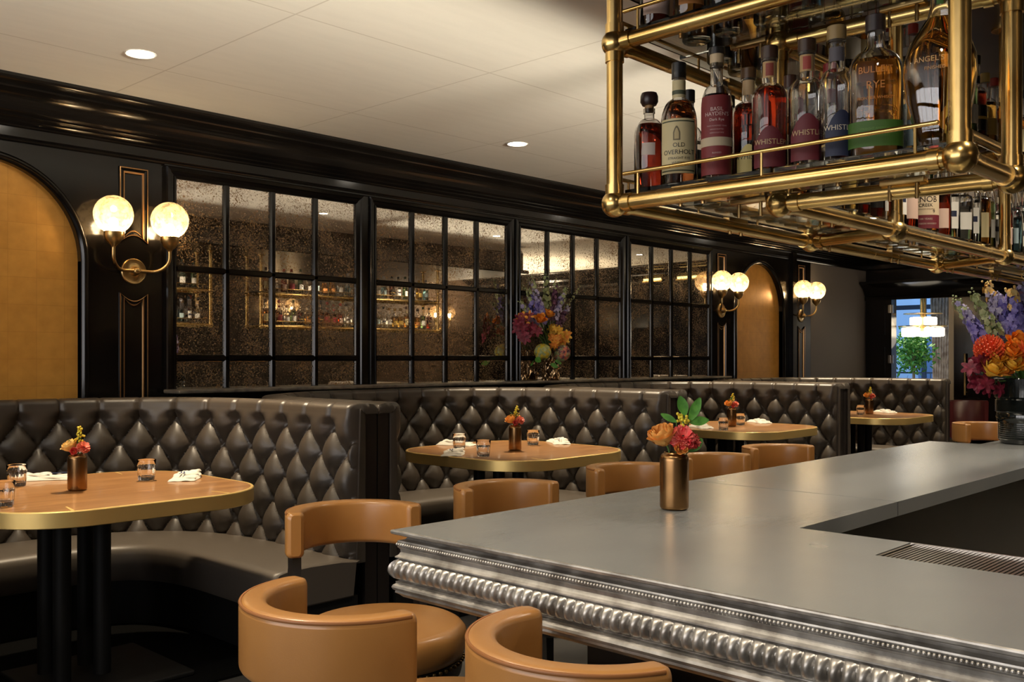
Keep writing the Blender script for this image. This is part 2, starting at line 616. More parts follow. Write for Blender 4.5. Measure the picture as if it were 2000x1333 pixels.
MT['amberp'] = petal('amber_petal', (0.90, 0.45, 0.03), (0.92, 0.60, 0.08))
MT['redorange'] = petal('red_orange_petal', (0.78, 0.07, 0.02), (0.88, 0.18, 0.05))
MT['magenta'] = petal('magenta_petal', (0.13, 0.006, 0.020), (0.26, 0.020, 0.05))

# ================================================================== the room
mb = MB(); mb.box((X0, YO - 0.1, -0.1), (XB + 6, WALL + 0.3, 0)); struct('floor', mb, MT['floor'], smooth=0)
mb = MB(); mb.box((X0, SOF_Y, CEIL), (XB + 0.1, WALL + 0.3, CEIL + 0.1)); mb.box((10.3, YO - 0.1, CEIL), (XB + 0.1, SOF_Y, CEIL + 0.1))
struct('ceiling', mb, MT['ceiling'], smooth=0)

NICHE = [(1.27, 2.354), (9.72, 10.80)]
ZSP, ZS0 = 1.97, 0.0
def arch_pts(x0, x1, n=28, grow=0.0):
    c, r = (x0 + x1) / 2, (x1 - x0) / 2 + grow
    return [(c - r * math.cos(PI * k / n), ZSP + r * math.sin(PI * k / n)) for k in range(n + 1)]
mb = MB()
def wquad(xa, xb, za=0.0, zb=CEIL):
    mb.box((xa, WALL, za), (xb, WALL + 0.12, zb))
wquad(X0, NICHE[0][0]); wquad(NICHE[0][1], NICHE[1][0]); wquad(NICHE[1][1], 11.5)
for x0, x1 in NICHE:
    a = arch_pts(x0, x1)
    for (xa, za), (xb, zb) in zip(a, a[1:]):
        mb.add([(xa, WALL, za), (xb, WALL, zb), (xb, WALL, CEIL), (xa, WALL, CEIL)], [(0, 1, 2, 3)])
        mb.add([(xa, WALL, za), (xb, WALL, zb), (xb, WALL + 0.05, zb), (xa, WALL + 0.05, za)], [(0, 3, 2, 1)])
    for xe in (x0, x1):
        mb.add([(xe, WALL, 0), (xe, WALL, ZSP), (xe, WALL + 0.05, ZSP), (xe, WALL + 0.05, 0)], [(0, 1, 2, 3)])
wl = struct('wall_left', mb, MT['lacquer'], smooth=0)
mb = MB(); mb.box((11.5, WALL, 0), (XB + 0.1, WALL + 0.12, CEIL)); struct('wall_far_left', mb, MT['grey_wall'], smooth=0)
# raised pilaster board that carries the far lamp
mb = MB(); mb.box((10.98, WALL - 0.05, 0), (11.08, WALL, 2.70)); mb.box((11.08, WALL - 0.02, 0), (11.5, WALL, 2.70))
struct('trim_6', mb, MT['lacquer'], smooth=0)

for i, (x0, x1) in enumerate(NICHE):
    lab = ['arched gold leaf panel at the left edge, beside the nearest globe lamp',
           'arched gold leaf panel far down the wall between two globe lamps'][i]
    t = thing('arched_gold_panel', lab, 'wall panel', ((x0 + x1) / 2, WALL, 0))
    a = arch_pts(x0, x1, 40)
    c = (x0 + x1) / 2
    v = [(x0 - c, 0.045, 0.0), *[(x - c, 0.045, z) for x, z in a], (x1 - c, 0.045, 0.0)]
    m2 = MB(); m2.add(v, [tuple(range(len(v)))])
    o = m2.build('gold_leaf', MT['gold'], t, 0)
    m2 = MB()
    prof = [(0.0, -0.005), (0.010, -0.022), (0.026, -0.028), (0.040, -0.018), (0.046, 0.0)]
    line = [((x0, 0.0), (-1, 0))] + [((x, z), ((x - c) / ((x1 - x0) / 2), (z - ZSP) / ((x1 - x0) / 2))) for x, z in a] + [((x1, 0.0), (1, 0))]
    G = [[(p[0] - c + n[0] * w, h, p[1] + n[1] * w) for w, h in prof] for p, n in line]
    m2.grid(G)
    m2.build('arch_bead', MT['lacquer'], t, 60)

# crown moulding: profile (out from wall, z)
CROWN = [(0.000, 2.615), (0.020, 2.615), (0.026, 2.625), (0.020, 2.636), (0.022, 2.64), (0.022, 2.690), (0.036, 2.694), (0.040, 2.702), (0.034, 2.710),
         (0.046, 2.716), (0.054, 2.724), (0.050, 2.732), (0.062, 2.738), (0.072, 2.746), (0.068, 2.754), (0.080, 2.76), (0.092, 2.768), (0.096, 2.776),
         (0.100, 2.790), (0.112, 2.812), (0.134, 2.836), (0.162, 2.853), (0.196, 2.863), (0.206, 2.866), (0.212, 2.874), (0.206, 2.882),
         (0.216, 2.888), (0.240, 2.892), (0.256, 2.902), (0.262, 2.914), (0.262, CEIL)]
mb = MB()
mb.grid([[(x, WALL - w, z) for w, z in CROWN] for x in (X0, XB)], flip=True)
mb.grid([[(XB - w, y, z) for w, z in CROWN] for y in (WALL, YO)], flip=True)
struct('trim_1', mb, MT['lacquer'], smooth=25)

# pilaster panels with gilded beads
def panel_frame(mb, xc, z0, z1, w, top=None, bot=None, wall=WALL):
    """nested raised frames; a concave curve at 'bot' or 'top' makes room for the lamp plate"""
    def loop(ins):
        x0, x1 = xc - w / 2 + ins, xc + w / 2 - ins
        pts = []
        n = 10
        za, zb = z0 + ins, z1 - ins
        if bot:
            for k in range(n + 1):
                q = k / n
                pts.append((x0 + (x1 - x0) * q, za + 0.045 * math.sin(PI * q)))
        else: pts += [(x0, za), (x1, za)]
        if top:
            for k in range(n + 1):
                q = k / n
                pts.append((x1 - (x1 - x0) * q, zb - 0.045 * math.sin(PI * q)))
        else: pts += [(x1, zb), (x0, zb)]
        return pts
    prof = [(0.0, 0.0), (0.004, 0.013), (0.010, 0.014), (0.014, 0.006), (0.024, 0.005), (0.028, 0.011), (0.034, 0.011), (0.038, 0.002), (0.044, 0.0)]
    loops = [[(x, wall - h, z) for x, z in loop(i)] for i, h in prof]
    n = len(loops[0])
    for a in range(len(loops) - 1):
        for k in range(n):
            j = (k + 1) % n
            mi = 1 if a in (1, 5, 6) else 0
            mb.add([loops[a][k], loops[a][j], loops[a + 1][j], loops[a + 1][k]], [(0, 1, 2, 3)], mi)
for i, xc in enumerate((2.67, 9.40, 11.24)):
    wl_ = WALL - (0.02 if xc > 11 else 0)
    mb = MB()
    panel_frame(mb, xc, 2.10, 2.565, 0.185, bot=True, wall=wl_)
    panel_frame(mb, xc, 0.30, 1.80, 0.185, top=True, wall=wl_)
    struct('trim_%d' % (7 + i), mb, [MT['lacquer'], MT['gilt']], smooth=20)

# four mirrored windows
WX = [(2.94, 4.333), (4.53, 5.93), (6.11, 7.52), (7.70, 9.105)]
WZ0, WZ1 = 1.205, 2.53
for i, (x0, x1) in enumerate(WX):
    t = bpy.data.objects.new('window_%d' % (i + 1), None); COL.objects.link(t)
    t['kind'] = 'structure'
    mb = MB(); mb.box((x0 - 0.01, WALL - 0.012, WZ0 - 0.02), (x1 + 0.01, WALL - 0.004, WZ1 + 0.01)); mb.build('mirror_pane', MT['mirror'], t, 0)
    mb = MB()
    # stepped casing
    prof = [(0.0, 0.012), (0.003, 0.028), (0.018, 0.032), (0.022, 0.026), (0.040, 0.030), (0.046, 0.040), (0.066, 0.042), (0.072, 0.030), (0.074, 0.0)]
    def rect(o):
        return [(x0 - o, WZ0 - 0.03), (x1 + o, WZ0 - 0.03), (x1 + o, WZ1 + o), (x0 - o, WZ1 + o)]
    L = [[(x, WALL - h, z) for x, z in rect(o)] for o, h in prof]
    for a in range(len(L) - 1):
        for k in (1, 2, 3):
            j = (k + 1) % 4
            mb.add([L[a][k], L[a][j], L[a + 1][j], L[a + 1][k]], [(0, 3, 2, 1)])
    mb.build('window_frame', MT['lacquer'], t, 20)
    mb = MB()
    xs = [x0 + (x1 - x0) * k / 4 for k in (1, 2, 3)]
    zs = [1.40, 1.968]
    mp = [(-0.022, 0.012), (-0.020, 0.026), (-0.012, 0.034), (0.012, 0.034), (0.020, 0.026), (0.022, 0.012)]
    for x in xs:
        mb.grid([[(x + a, WALL - h, z) for a, h in mp] for z in (WZ0 - 0.02, WZ1)], flip=True)
    for z in zs:
        mb.grid([[(x, WALL - h, z + a) for a, h in mp] for x in (x0, x1)])
    mb.build('glazing_bars', MT['lacquer'], t, 20)
# mullion boards between the windows
mb = MB()
for xa, xb in [(WX[0][1], WX[1][0]), (WX[1][1], WX[2][0]), (WX[2][1], WX[3][0])]:
    mb.box((xa + 0.072, WALL - 0.022, 0), (xb - 0.072, WALL, 2.60))
mb.box((WX[0][0] - 0.08, WALL - 0.022, 2.606), (WX[3][1] + 0.08, WALL, 2.615))
struct('trim_2', mb, MT['lacquer'], smooth=0)
mb = MB()
mb.rbox((2.84, 5.50, 1.182), (9.22, WALL - 0.045, 1.206), 0.008)
struct('trim_3', mb, MT['stone'], smooth=30)

# soffit, with an added ledge that hides the strip lights
mb = MB()
mb.box((X0, YO, SOF_Z), (10.3, SOF_Y, CEIL + 0.05))
for y0, z0, y1, z1 in [(0.0, SOF_Z, 0.02, SOF_Z + 0.03), (0.0, SOF_Z, 0.13, SOF_Z + 0.012), (0.12, SOF_Z, 0.13, SOF_Z + 0.05)]:
    mb.box((X0, SOF_Y + y0, z0), (10.3, SOF_Y + y1, z1))
mb.box((10.3, YO, SOF_Z), (10.32, SOF_Y, CEIL))
struct('ceiling_soffit', mb, MT['dark_wall'], smooth=0)
mb = MB(); mb.box((X0, YO - 0.1, 0), (XB, YO, CEIL)); struct('wall_right', mb, MT['dark_wall'], smooth=0)
mb = MB(); mb.box((X0 - 0.1, YO - 0.1, 0), (X0, -1.2, CEIL)); mb.box((X0 - 0.1, 5.2, 0), (X0, WALL + 0.12, CEIL))
mb.box((X0 - 0.1, -1.2, 0), (X0, 5.2, 0.8)); mb.box((X0 - 0.1, -1.2, 2.7), (X0, 5.2, CEIL)); struct('wall_near', mb, MT['dark_wall'], smooth=0)  # unseen near wall, opened up for the added fill light
mb = MB()
for k in range(5): mb.box((X0 - 0.06, -1.2 + 1.6 * k - 0.04, 0.8), (X0 + 0.02, -1.2 + 1.6 * k + 0.04, 2.7))
for z in (0.82, 2.1, 2.68): mb.box((X0 - 0.06, -1.2, z - 0.03), (X0 + 0.02, 5.2, z + 0.03))
struct('window_6', mb, MT['lacquer'], smooth=0)  # invented window frame around that fill light

# back wall with the doorway
DY0, DY1, DZ = 4.62, 5.37, 2.26
mb = MB()
mb.box((XB, YO, 0), (XB + 0.12, 3.0, CEIL)); mb.box((XB, 3.0, DZ), (XB + 0.12, WALL, CEIL))
mb.box((XB, DY1, 0), (XB + 0.12, WALL, DZ)); mb.box((XB, 3.0, 0), (XB + 0.12, DY0 - 0.08, DZ))
struct('wall_back', mb, MT['lacquer'], smooth=0)
mb = MB()   # door case: pilaster, cornice
mb.box((XB - 0.05, DY1, 0), (XB, WALL - 0.02, DZ))
mb.grid([[(XB - w, y, z) for w, z in [(0.05, DZ - 0.06), (0.06, DZ - 0.02), (0.05, DZ), (0.08, DZ + 0.04), (0.13, DZ + 0.10), (0.22, DZ + 0.155), (0.24, DZ + 0.16), (0.24, DZ + 0.19), (0.0, DZ + 0.20)]] for y in (WALL - 0.01, 3.2)], flip=True)
mb.box((XB - 0.05, 3.2, DZ - 0.06), (XB, DY1, DZ))
mb.box((XB - 0.065, DY1 + 0.09, 0.9), (XB - 0.05, DY1 + 0.28, 1.55)); mb.box((XB - 0.065, DY1 + 0.09, 1.72), (XB - 0.05, DY1 + 0.28, 2.12))
struct('trim_4', mb, MT['lacquer'], smooth=20)
mb = MB(); mb.box((XB - 0.03, DY0 - 0.10, 0), (XB + 0.42, DY0, DZ - 0.06)); struct('trim_5', mb, pm('cream_door_jamb', (0.72, 0.62, 0.46), 0.5), smooth=0)
# the black door leaf folded back against the wall
dr = bpy.data.objects.new('door_1', None); COL.objects.link(dr); dr['kind'] = 'structure'
mb = MB(); mb.box((XB - 0.09, 3.52, 0.01), (XB - 0.045, DY0 - 0.085, DZ - 0.07))
for za, zb in ((0.12, 0.95), (1.08, 2.08)):
    for q in range(3):
        e = 0.08 + 0.03 * q
        mb.box((XB - 0.098 - 0.004 * q, 3.52 + e, za + 0.03 * q), (XB - 0.088, DY0 - 0.085 - e, zb - 0.03 * q))
mb.build('door_leaf', MT['lacquer'], dr, 0)
mb = MB(); mb.tube([(XB - 0.09, 4.38, 1.42), (XB - 0.14, 4.38, 1.42), (XB - 0.14, 4.38, 0.96), (XB - 0.09, 4.38, 0.96)], 0.012, 8)
mb.tube([(XB - 0.14, 4.38, 1.46), (XB - 0.14, 4.38, 0.92)], 0.014, 8)
mb.build('door_handle', MT['old_brass'], dr, 30)
mb = MB()
for z in (1.33, 2.02):
    mb.box((XB - 0.055, DY1 - 0.02, z), (XB - 0.03, DY1 + 0.045, z + 0.11))
    mb.cyl((XB - 0.056, DY1 + 0.012, z), (XB - 0.056, DY1 + 0.012, z + 0.11), 0.009)
mb.build('hinge', MT['steel'], dr, 30)

# room beyond the doorway: window wall, railing, curtain, tree, chandelier
XW = 17.6
mb = MB()
mb.box((XW, 4.0, 0), (XW + 0.15, 5.1, 3.2)); mb.box((XW, 7.4, 0), (XW + 0.15, 8.6, 3.2)); mb.box((XW, 5.1, 3.0), (XW + 0.15, 7.4, 3.2))
mb.box((XB + 0.12, 8.5, 0), (XW, 8.6, 3.2)); mb.box((XB + 0.12, 3.6, 0), (XW + 0.15, 3.7, 3.2))
struct('wall_far_room', mb, pm('cream_wall', (0.6, 0.52, 0.42), 0.6), smooth=0)
mb = MB(); mb.box((XB + 0.12, 3.6, 3.2), (XW + 0.15, 8.6, 3.3)); struct('ceiling_far_room', mb, MT['ceiling'], smooth=0)
mb = MB(); mb.box((XB + 6, 3.6, -0.1), (XB + 14, 12, -0.02)); struct('ground_street', mb, MT['grey_wall'], smooth=0)
wf = bpy.data.objects.new('window_5', None); COL.objects.link(wf); wf['kind'] = 'structure'
mb = MB()
wood = pm('blue_black_window_paint', (0.012, 0.022, 0.045), 0.4)
for y in (5.12, 5.85, 6.62, 7.38): mb.box((XW + 0.02, y - 0.035, 0), (XW + 0.09, y + 0.035, 3.0))
for z in (0.35, 2.32, 2.97): mb.box((XW + 0.02, 5.1, z - 0.04), (XW + 0.09, 7.4, z + 0.04))
mb.build('window_frame', wood, wf, 0)
mb = MB(); mb.box((XW + 0.05, 5.1, 0), (XW + 0.056, 7.4, 3.0)); mb.build('window_pane', MT['shelf_glass'], wf, 0)
ra = thing('balcony_railing', 'dark scrolled iron railing outside the far window', 'railing', (XW + 0.45, 6.2, 0))
mb = MB()
for z in (0.94, 1.13): mb.tube([(0, -1.3, z), (0, 1.3, z)], 0.018, 6)
mb.build('rail', wood, ra)
mb = MB()
for k in range(9):
    c = -1.2 + 0.3 * k
    mb.tube([(0, c + 0.13 * math.cos(a), 0.80 + 0.13 * math.sin(a)) for a in [PI * q / 8 for q in range(-2, 11)]], 0.012, 6)
    mb.tube([(0, c + 0.15, 0.0), (0, c + 0.15, 1.12)], 0.010, 6)
mb.build('scroll_bars', wood, ra)
# facade across the street
fa = thing('street_facade', 'pale stone building across the street seen through the far window', 'building', (XB + 11, 8.0, -0.02))
mb = MB()
mb.box((0, -5.5, 0), (0.4, 5.5, 7))
mb.build('facade_wall', pm('pale_facade', (0.55, 0.62, 0.72), 0.8), fa, 0)
fm = pm('facade_glass', (0.08, 0.14, 0.28), 0.1)
for k in range(6):
    for z in (0.6, 3.4):
        mb = MB(); mb.box((-0.04, -4.8 + 1.7 * k, z), (0.0, -3.9 + 1.7 * k, z + 1.6)); mb.build('facade_window', fm, fa, 0)
light('far_room_lamp', 'AREA', (15.2, 5.9, 3.15), 40, (1, 0.85, 0.65), size=1.2, spread=R(130))

# curtain
cu = P(1838, 650, X=XW - 0.25)
mb = MB()
G = []
for i in range(90):
    q = i / 89
    row = []
    for z in (0.02, 0.9, 1.5, 2.2, 2.9):
        w = 0.42 * (0.62 + 0.38 * abs(z - 1.1) / 1.8)
        row.append((0.045 * math.sin(q * 2 * PI * 7 + 0.5 * z), -w / 2 + w * q, z))
    G.append(row)
mb.grid(G)
cc = mb.build('curtain', bump(pm('patterned_beige_curtain', (0.42, 0.34, 0.26), 0.9), 12, 0.1, 0.01), smooth=60, loc=(XW - 0.25, cu.y, 0))
tag(cc, 'beige patterned curtain gathered beside the far window', 'curtain')
noise_mix(cc.data.materials[0], (0.28, 0.22, 0.17), (0.62, 0.54, 0.44), 9, 6)

# leafy tree in the far room
def leaf_shape(L, W, bend=0.2, n=5):
    G = []
    for i in range(n + 1):
        q = i / n
        w = W * math.sin(PI * min(1, q * 0.92 + 0.04)) ** 0.8
        z = bend * L * math.sin(PI * q * 0.5) ** 2
        G.append([(-w / 2, q * L, -z + 0.12 * w), (0, q * L, -z), (w / 2, q * L, -z + 0.12 * w)])
    return G
def orient(p, d, roll=0.0, s=1.0):
    d = Vector(d).normalized()
    q = d.to_track_quat('Y', 'Z').to_matrix().to_4x4()
    return Matrix.Translation(Vector(p)) @ q @ Matrix.Rotation(roll, 4, 'Y') @ Matrix.Scale(s, 4)
rnd = random.Random(3)
tp = P(1783, 700, d=14.6)
tr = thing('potted_tree', 'bushy green potted tree with a slim trunk by the far window', 'tree', (tp.x, tp.y, 0))
mb = MB(); mb.tube([(0, 0, 0.3), (0.02, 0.01, 0.7), (-0.02, -0.02, 1.0), (0.03, 0, 1.25), (0.0, 0, 1.5)], [0.03, 0.026, 0.024, 0.02, 0.014], 8)
for k in range(7):
    a = k * 0.9
    mb.tube([(0, 0, 1.15 + 0.04 * k), (0.13 * math.cos(a), 0.13 * math.sin(a), 1.35 + 0.05 * k)], [0.01, 0.005], 5)
mb.build('trunk', pm('pale_bark', (0.32, 0.22, 0.12), 0.8), tr)
mb = MB(); mb.lathe([(0.14, 0), (0.19, 0.34), (0.2, 0.36), (0.18, 0.36), (0.17, 0.3)], 24); mb.build('pot', MT['black_matte'], tr)
mb = MB()
LG = leaf_shape(0.075, 0.032)
for k in range(900):
    u = rnd.uniform(-1, 1); a = rnd.uniform(0, 2 * PI); rr = rnd.random() ** 0.4 * 0.30 * (1 + 0.2 * math.sin(3 * a + 4 * u))
    s = math.sqrt(1 - u * u)
    p = (rr * s * math.cos(a), rr * s * math.sin(a), 1.52 + rr * u * 1.15)
    mb.grid(LG, M=orient(p, (rnd.uniform(-1, 1), rnd.uniform(-1, 1), rnd.uniform(-1, .5)), rnd.uniform(0, 6)))
mb.build('foliage', MT['leaf'], tr, 0)

# chandelier of lit glass drums
ch = P(1803, 641, d=13.6)
cd = thing('tiered_chandelier', 'two-tier chandelier of glowing glass drums on a brass stem', 'chandelier', (ch.x, ch.y, ch.z))
drum = emis('glowing_opal_glass', (1.0, 0.88, 0.68), 2.3)
def ring(n, R_, z, r, h, parent):
    for k in range(n):
        a = 2 * PI * k / n + 0.3
        m_ = MB(); m_.lathe([(r * 0.8, -h / 2), (r, -h * 0.4), (r, h * 0.4), (r * 0.8, h / 2)], 16, M=Matrix.Translation((R_ * math.cos(a), R_ * math.sin(a), z)))
        m_.build('glass_drum', drum, parent)
ring(7, 0.215, -0.06, 0.07, 0.125, cd)
ring(5, 0.125, 0.095, 0.06, 0.115, cd)
mb = MB()
for dx in (-0.05, 0.05): mb.cyl((dx, 0, -0.05), (dx, 0, 3.2 - ch.z), 0.022, seg=10)
mb.lathe([(0.05, 0.2), (0.26, 0.195), (0.26, 0.205), (0.05, 0.21)], 20); mb.lathe([(0.05, 0.02), (0.33, 0.015), (0.33, 0.03), (0.05, 0.035)], 20)
mb.lathe([(0.1, 3.17 - ch.z), (0.1, 3.2 - ch.z)], 20)
mb.build('stem_and_hoops', MT['brass'], cd)
light('chandelier_glow', 'POINT', (ch.x - 0.45, ch.y, ch.z - 0.1), 3, (1, 0.85, 0.62), shadow_soft_size=0.25)

# amber transom lights high on the back wall (they show in the last mirror)
for k, (ya, yb) in enumerate([(1.95, 2.30), (2.62, 3.18)]):
    t = thing('amber_transom_light', ['narrow amber lit panel high on the back wall, seen in the last mirror', 'wide amber lit panel high on the back wall, seen in the last mirror'][k], 'wall light', (XB, ya, 2.68))
    mb = MB(); mb.box((-0.05, 0, 0), (-0.02, yb - ya, 0.14)); mb.build('lit_panel', emis('amber_lit_panel', (1.0, 0.66, 0.22), 2.2), t, 0)
    mb = MB(); mb.box((-0.06, -0.02, -0.02), (0, yb - ya + 0.02, 0.0)); mb.box((-0.06, -0.02, 0.14), (0, yb - ya + 0.02, 0.16)); mb.build('panel_frame', MT['brass'], t, 0)
for x, y in ((11.6, 0.8), (12.2, -1.2)):
    light('far_corner_uplight', 'AREA', (x, y, 1.9), 45, (1, 0.82, 0.58), size=0.3, rot=(R(180), 0, 0))  # fill added to brighten the far ceiling in the mirrors; no fixture

for k, (x, y) in enumerate(((-0.6, 3.3), (-2.4, 3.0))):  # invented lamp stands under the two added uplights
    t = thing('torchere_lamp', ['black standing uplighter nearer the booths, left of the camera', 'black standing uplighter nearer the shopfront window'][k], 'floor lamp', (x, y, 0))
    mb = MB(); mb.lathe([(0.13, 0), (0.13, 0.02), (0.015, 0.04), (0.015, 1.72)], 24); mb.build('pole', MT['black_matte'], t)
    mb = MB(); mb.lathe([(0.02, 1.70), (0.10, 1.74), (0.16, 1.82), (0.155, 1.82), (0.09, 1.75), (0.001, 1.72)], 28, cap0=False); mb.build('shade', MT['black_matte'], t)

# recessed downlights; those over the aisle are added to light the room
for i, (x, y) in enumerate(DOWN + [(0.7, 2.6), (6.0, 3.0), (8.6, 3.0), (11.6, 3.0)]):
    lab = {0: 'round recessed ceiling light above the nearest booth', 1: 'round recessed ceiling light above the second booth'}.get(i)
    t = thing('recessed_downlight', lab or ('round recessed ceiling light over %s' % ['', '', 'the third booth', 'the farthest booth', 'the seats before the nearest booth', 'the aisle at the bar corner', 'the aisle by the third booth', 'the aisle by the farthest booth', 'the space before the doorway'][i]), 'ceiling light', (x, y, CEIL), 0,
              'recessed lights over the booths' if i < 5 else 'recessed lights over the aisle')
    r = 0.062 if i < 5 else 0.04
    mb = MB(); mb.lathe([(r + 0.004, -0.001), (r + 0.010, -0.004), (r + 0.016, 0.0)], 28, cap0=False, cap1=False); mb.build('trim_ring', MT['white_enamel'], t)
    mb = MB(); mb.lathe([(r + 0.004, -0.002), (0.0001, -0.0022)], 28); mb.build('lens', MT['led'], t)

# ------------------------------------------------------------------ globe wall lamps
def make_lamp(spread=0.35):
    t = thing('globe_wall_lamp', '', 'wall lamp')
    mb = MB()
    My = Matrix.Rotation(R(90), 4, 'X')
    mb.lathe([(0.079, 0.0), (0.079, 0.010), (0.074, 0.014), (0.068, 0.012), (0.04, 0.014), (0.030, 0.018), (0.027, 0.040), (0.020, 0.060), (0.012, 0.066), (0.001, 0.067)], 28, M=My)
    mb.build('wall_plate', MT['old_brass'], t)
    for s in (-1, 1):
        mb = MB()
        pts = [(0, -0.05, 0)]
        for k in range(9):
            a = PI / 2 * k / 8
            pts.append((s * (spread / 2 - 0.085 + 0.085 * math.sin(a)), -0.05 - 0.07 * math.sin(a * 0.9), 0.085 * (1 - math.cos(a))))
        pts.append((s * spread / 2, -0.12, 0.15))
        mb.tube(pts, 0.0105, 10)
        mb.build('arm', MT['old_brass'], t, 50)
        Mx = Matrix.Translation((s * spread / 2, -0.12, 0))
        mb = MB(); mb.lathe([(0.012, 0.125), (0.016, 0.135), (0.035, 0.150), (0.050, 0.175), (0.055, 0.20), (0.055, 0.215), (0.045, 0.218), (0.02, 0.21)], 24, M=Mx)
        mb.build('fitter_cup', MT['old_brass'], t)
        g = 0.1125
        a0 = math.acos(0.92)
        prof = [(g * math.sin(PI * k / 24), 0.318 - g * math.cos(PI * k / 24)) for k in range(3, 25)]
        mb = MB(); mb.lathe(prof, 36, M=Mx, cap0=False)
        mb.build('glass_globe', MT['globe'], t)
        mb = MB(); mb.lathe([(0.012, 0.21), (0.014, 0.235), (0.024, 0.255), (0.026, 0.275), (0.020, 0.292), (0.001, 0.30)], 16, M=Mx)
        b = mb.build('bulb', MT['bulb'], t)
    return t
lamps = [(2.67, WALL, 1.93, 0, 'pair of amber glass globes on a brass wall lamp, nearest, beside the large gold arch'),
         (9.40, WALL, 1.93, 0, 'pair of globe lights between the last mirrored window and the far gold arch'),
         (11.24, WALL - 0.02, 1.93, 0, 'farthest visible pair of globe lights, beside the plain grey wall'),
         (8.8, YO, 1.95, PI, 'pair of globe lights on the opposite wall, seen in the first mirror'),
         (12.3, YO, 1.95, PI, 'pair of globe lights on the opposite wall near the back wall'),
         (1.5, YO, 1.95, PI, 'pair of globe lights on the opposite wall behind the bar')]  # last two pairs are added to help light the ceiling
L0 = make_lamp()
for i, (x, y, z, rz, lab) in enumerate(lamps):
    o = L0 if i == 0 else copy_tree(L0)
    o.location = (x, y, z); o.rotation_euler = (0, 0, rz); o['label'] = lab; o['group'] = 'globe wall lamps'

# ================================================================== banquettes
BT = 1.178     # top of the backs
YC = 4.20      # booth origin row
def booth_curve(ds=0.009):
    a, b, n = 1.19, 1.20, 2.7
    pts = []
    for k in range(200): pts.append((a, -0.40 + 0.50 * k / 200))
    for k in range(2001):
        t = PI * k / 2000
        c, s = math.cos(t), math.sin(t)
        pts.append((a * math.copysign(abs(c) ** (2 / n), c), 0.10 + b * abs(s) ** (2 / n)))
    for k in range(1, 201): pts.append((-a, 0.10 - 0.50 * k / 200))
    pts = np.array(pts)
    seg = np.linalg.norm(np.diff(pts, axis=0), axis=1)
    L = np.concatenate([[0], np.cumsum(seg)])
    n_ = int(L[-1] / ds)
    s = np.linspace(0, L[-1], n_ + 1)
    x = np.interp(s, L, pts[:, 0]); y = np.interp(s, L, pts[:, 1])
    p = np.stack([x, y], 1)
    t = np.gradient(p, axis=0)
    for _ in range(6):
        t[1:-1] = (t[:-2] + t[1:-1] * 2 + t[2:]) / 4
    t /= np.linalg.norm(t, axis=1)[:, None]
    nrm = np.stack([-t[:, 1], t[:, 0]], 1)   # towards the inside of the U
    return s, p, nrm, L[-1]
BS, BP, BN, BL = booth_curve()

def tuft(s, z, zt=1.058, wu=0.21, hw=0.27, s0=0.0):
    u = (s - s0) / wu
    w = (z - zt) / hw
    A = np.abs(np.sin(PI * (u + w))); B = np.abs(np.sin(PI * (u - w)))
    h = 0.60 * np.sqrt(A * B) + 0.40 * (A ** 0.45 + B ** 0.45) / 2
    fu = np.abs(np.sin(PI * u))
    top = 0.66 + 0.34 * np.minimum(1, fu * 3.0) ** 0.5
    k = np.clip((z - zt) / 0.06, 0, 1)
    k = k * k * (3 - 2 * k)
    h = np.where(z > zt, h * 0 + ((1 - k) * (0.60 * fu + 0.40 * fu ** 0.45) + k * top), h)
    # wrinkles radiating from the buttons
    row = np.round(w * 2)
    row = np.minimum(row, 0)
    off = np.where(np.mod(row, 2) == 0, 0.0, 0.5)
    du = (u - (np.round(u - off) + off)) * wu
    dz = z - (zt + row * hw / 2)
    r = np.hypot(du, dz)
    th = np.arctan2(dz, du)
    h = h + 0.05 * np.cos(11 * th + 1.7 * np.sin(5 * u)) * np.exp(-r / 0.030) * np.clip(r / 0.014, 0, 1)
    return h

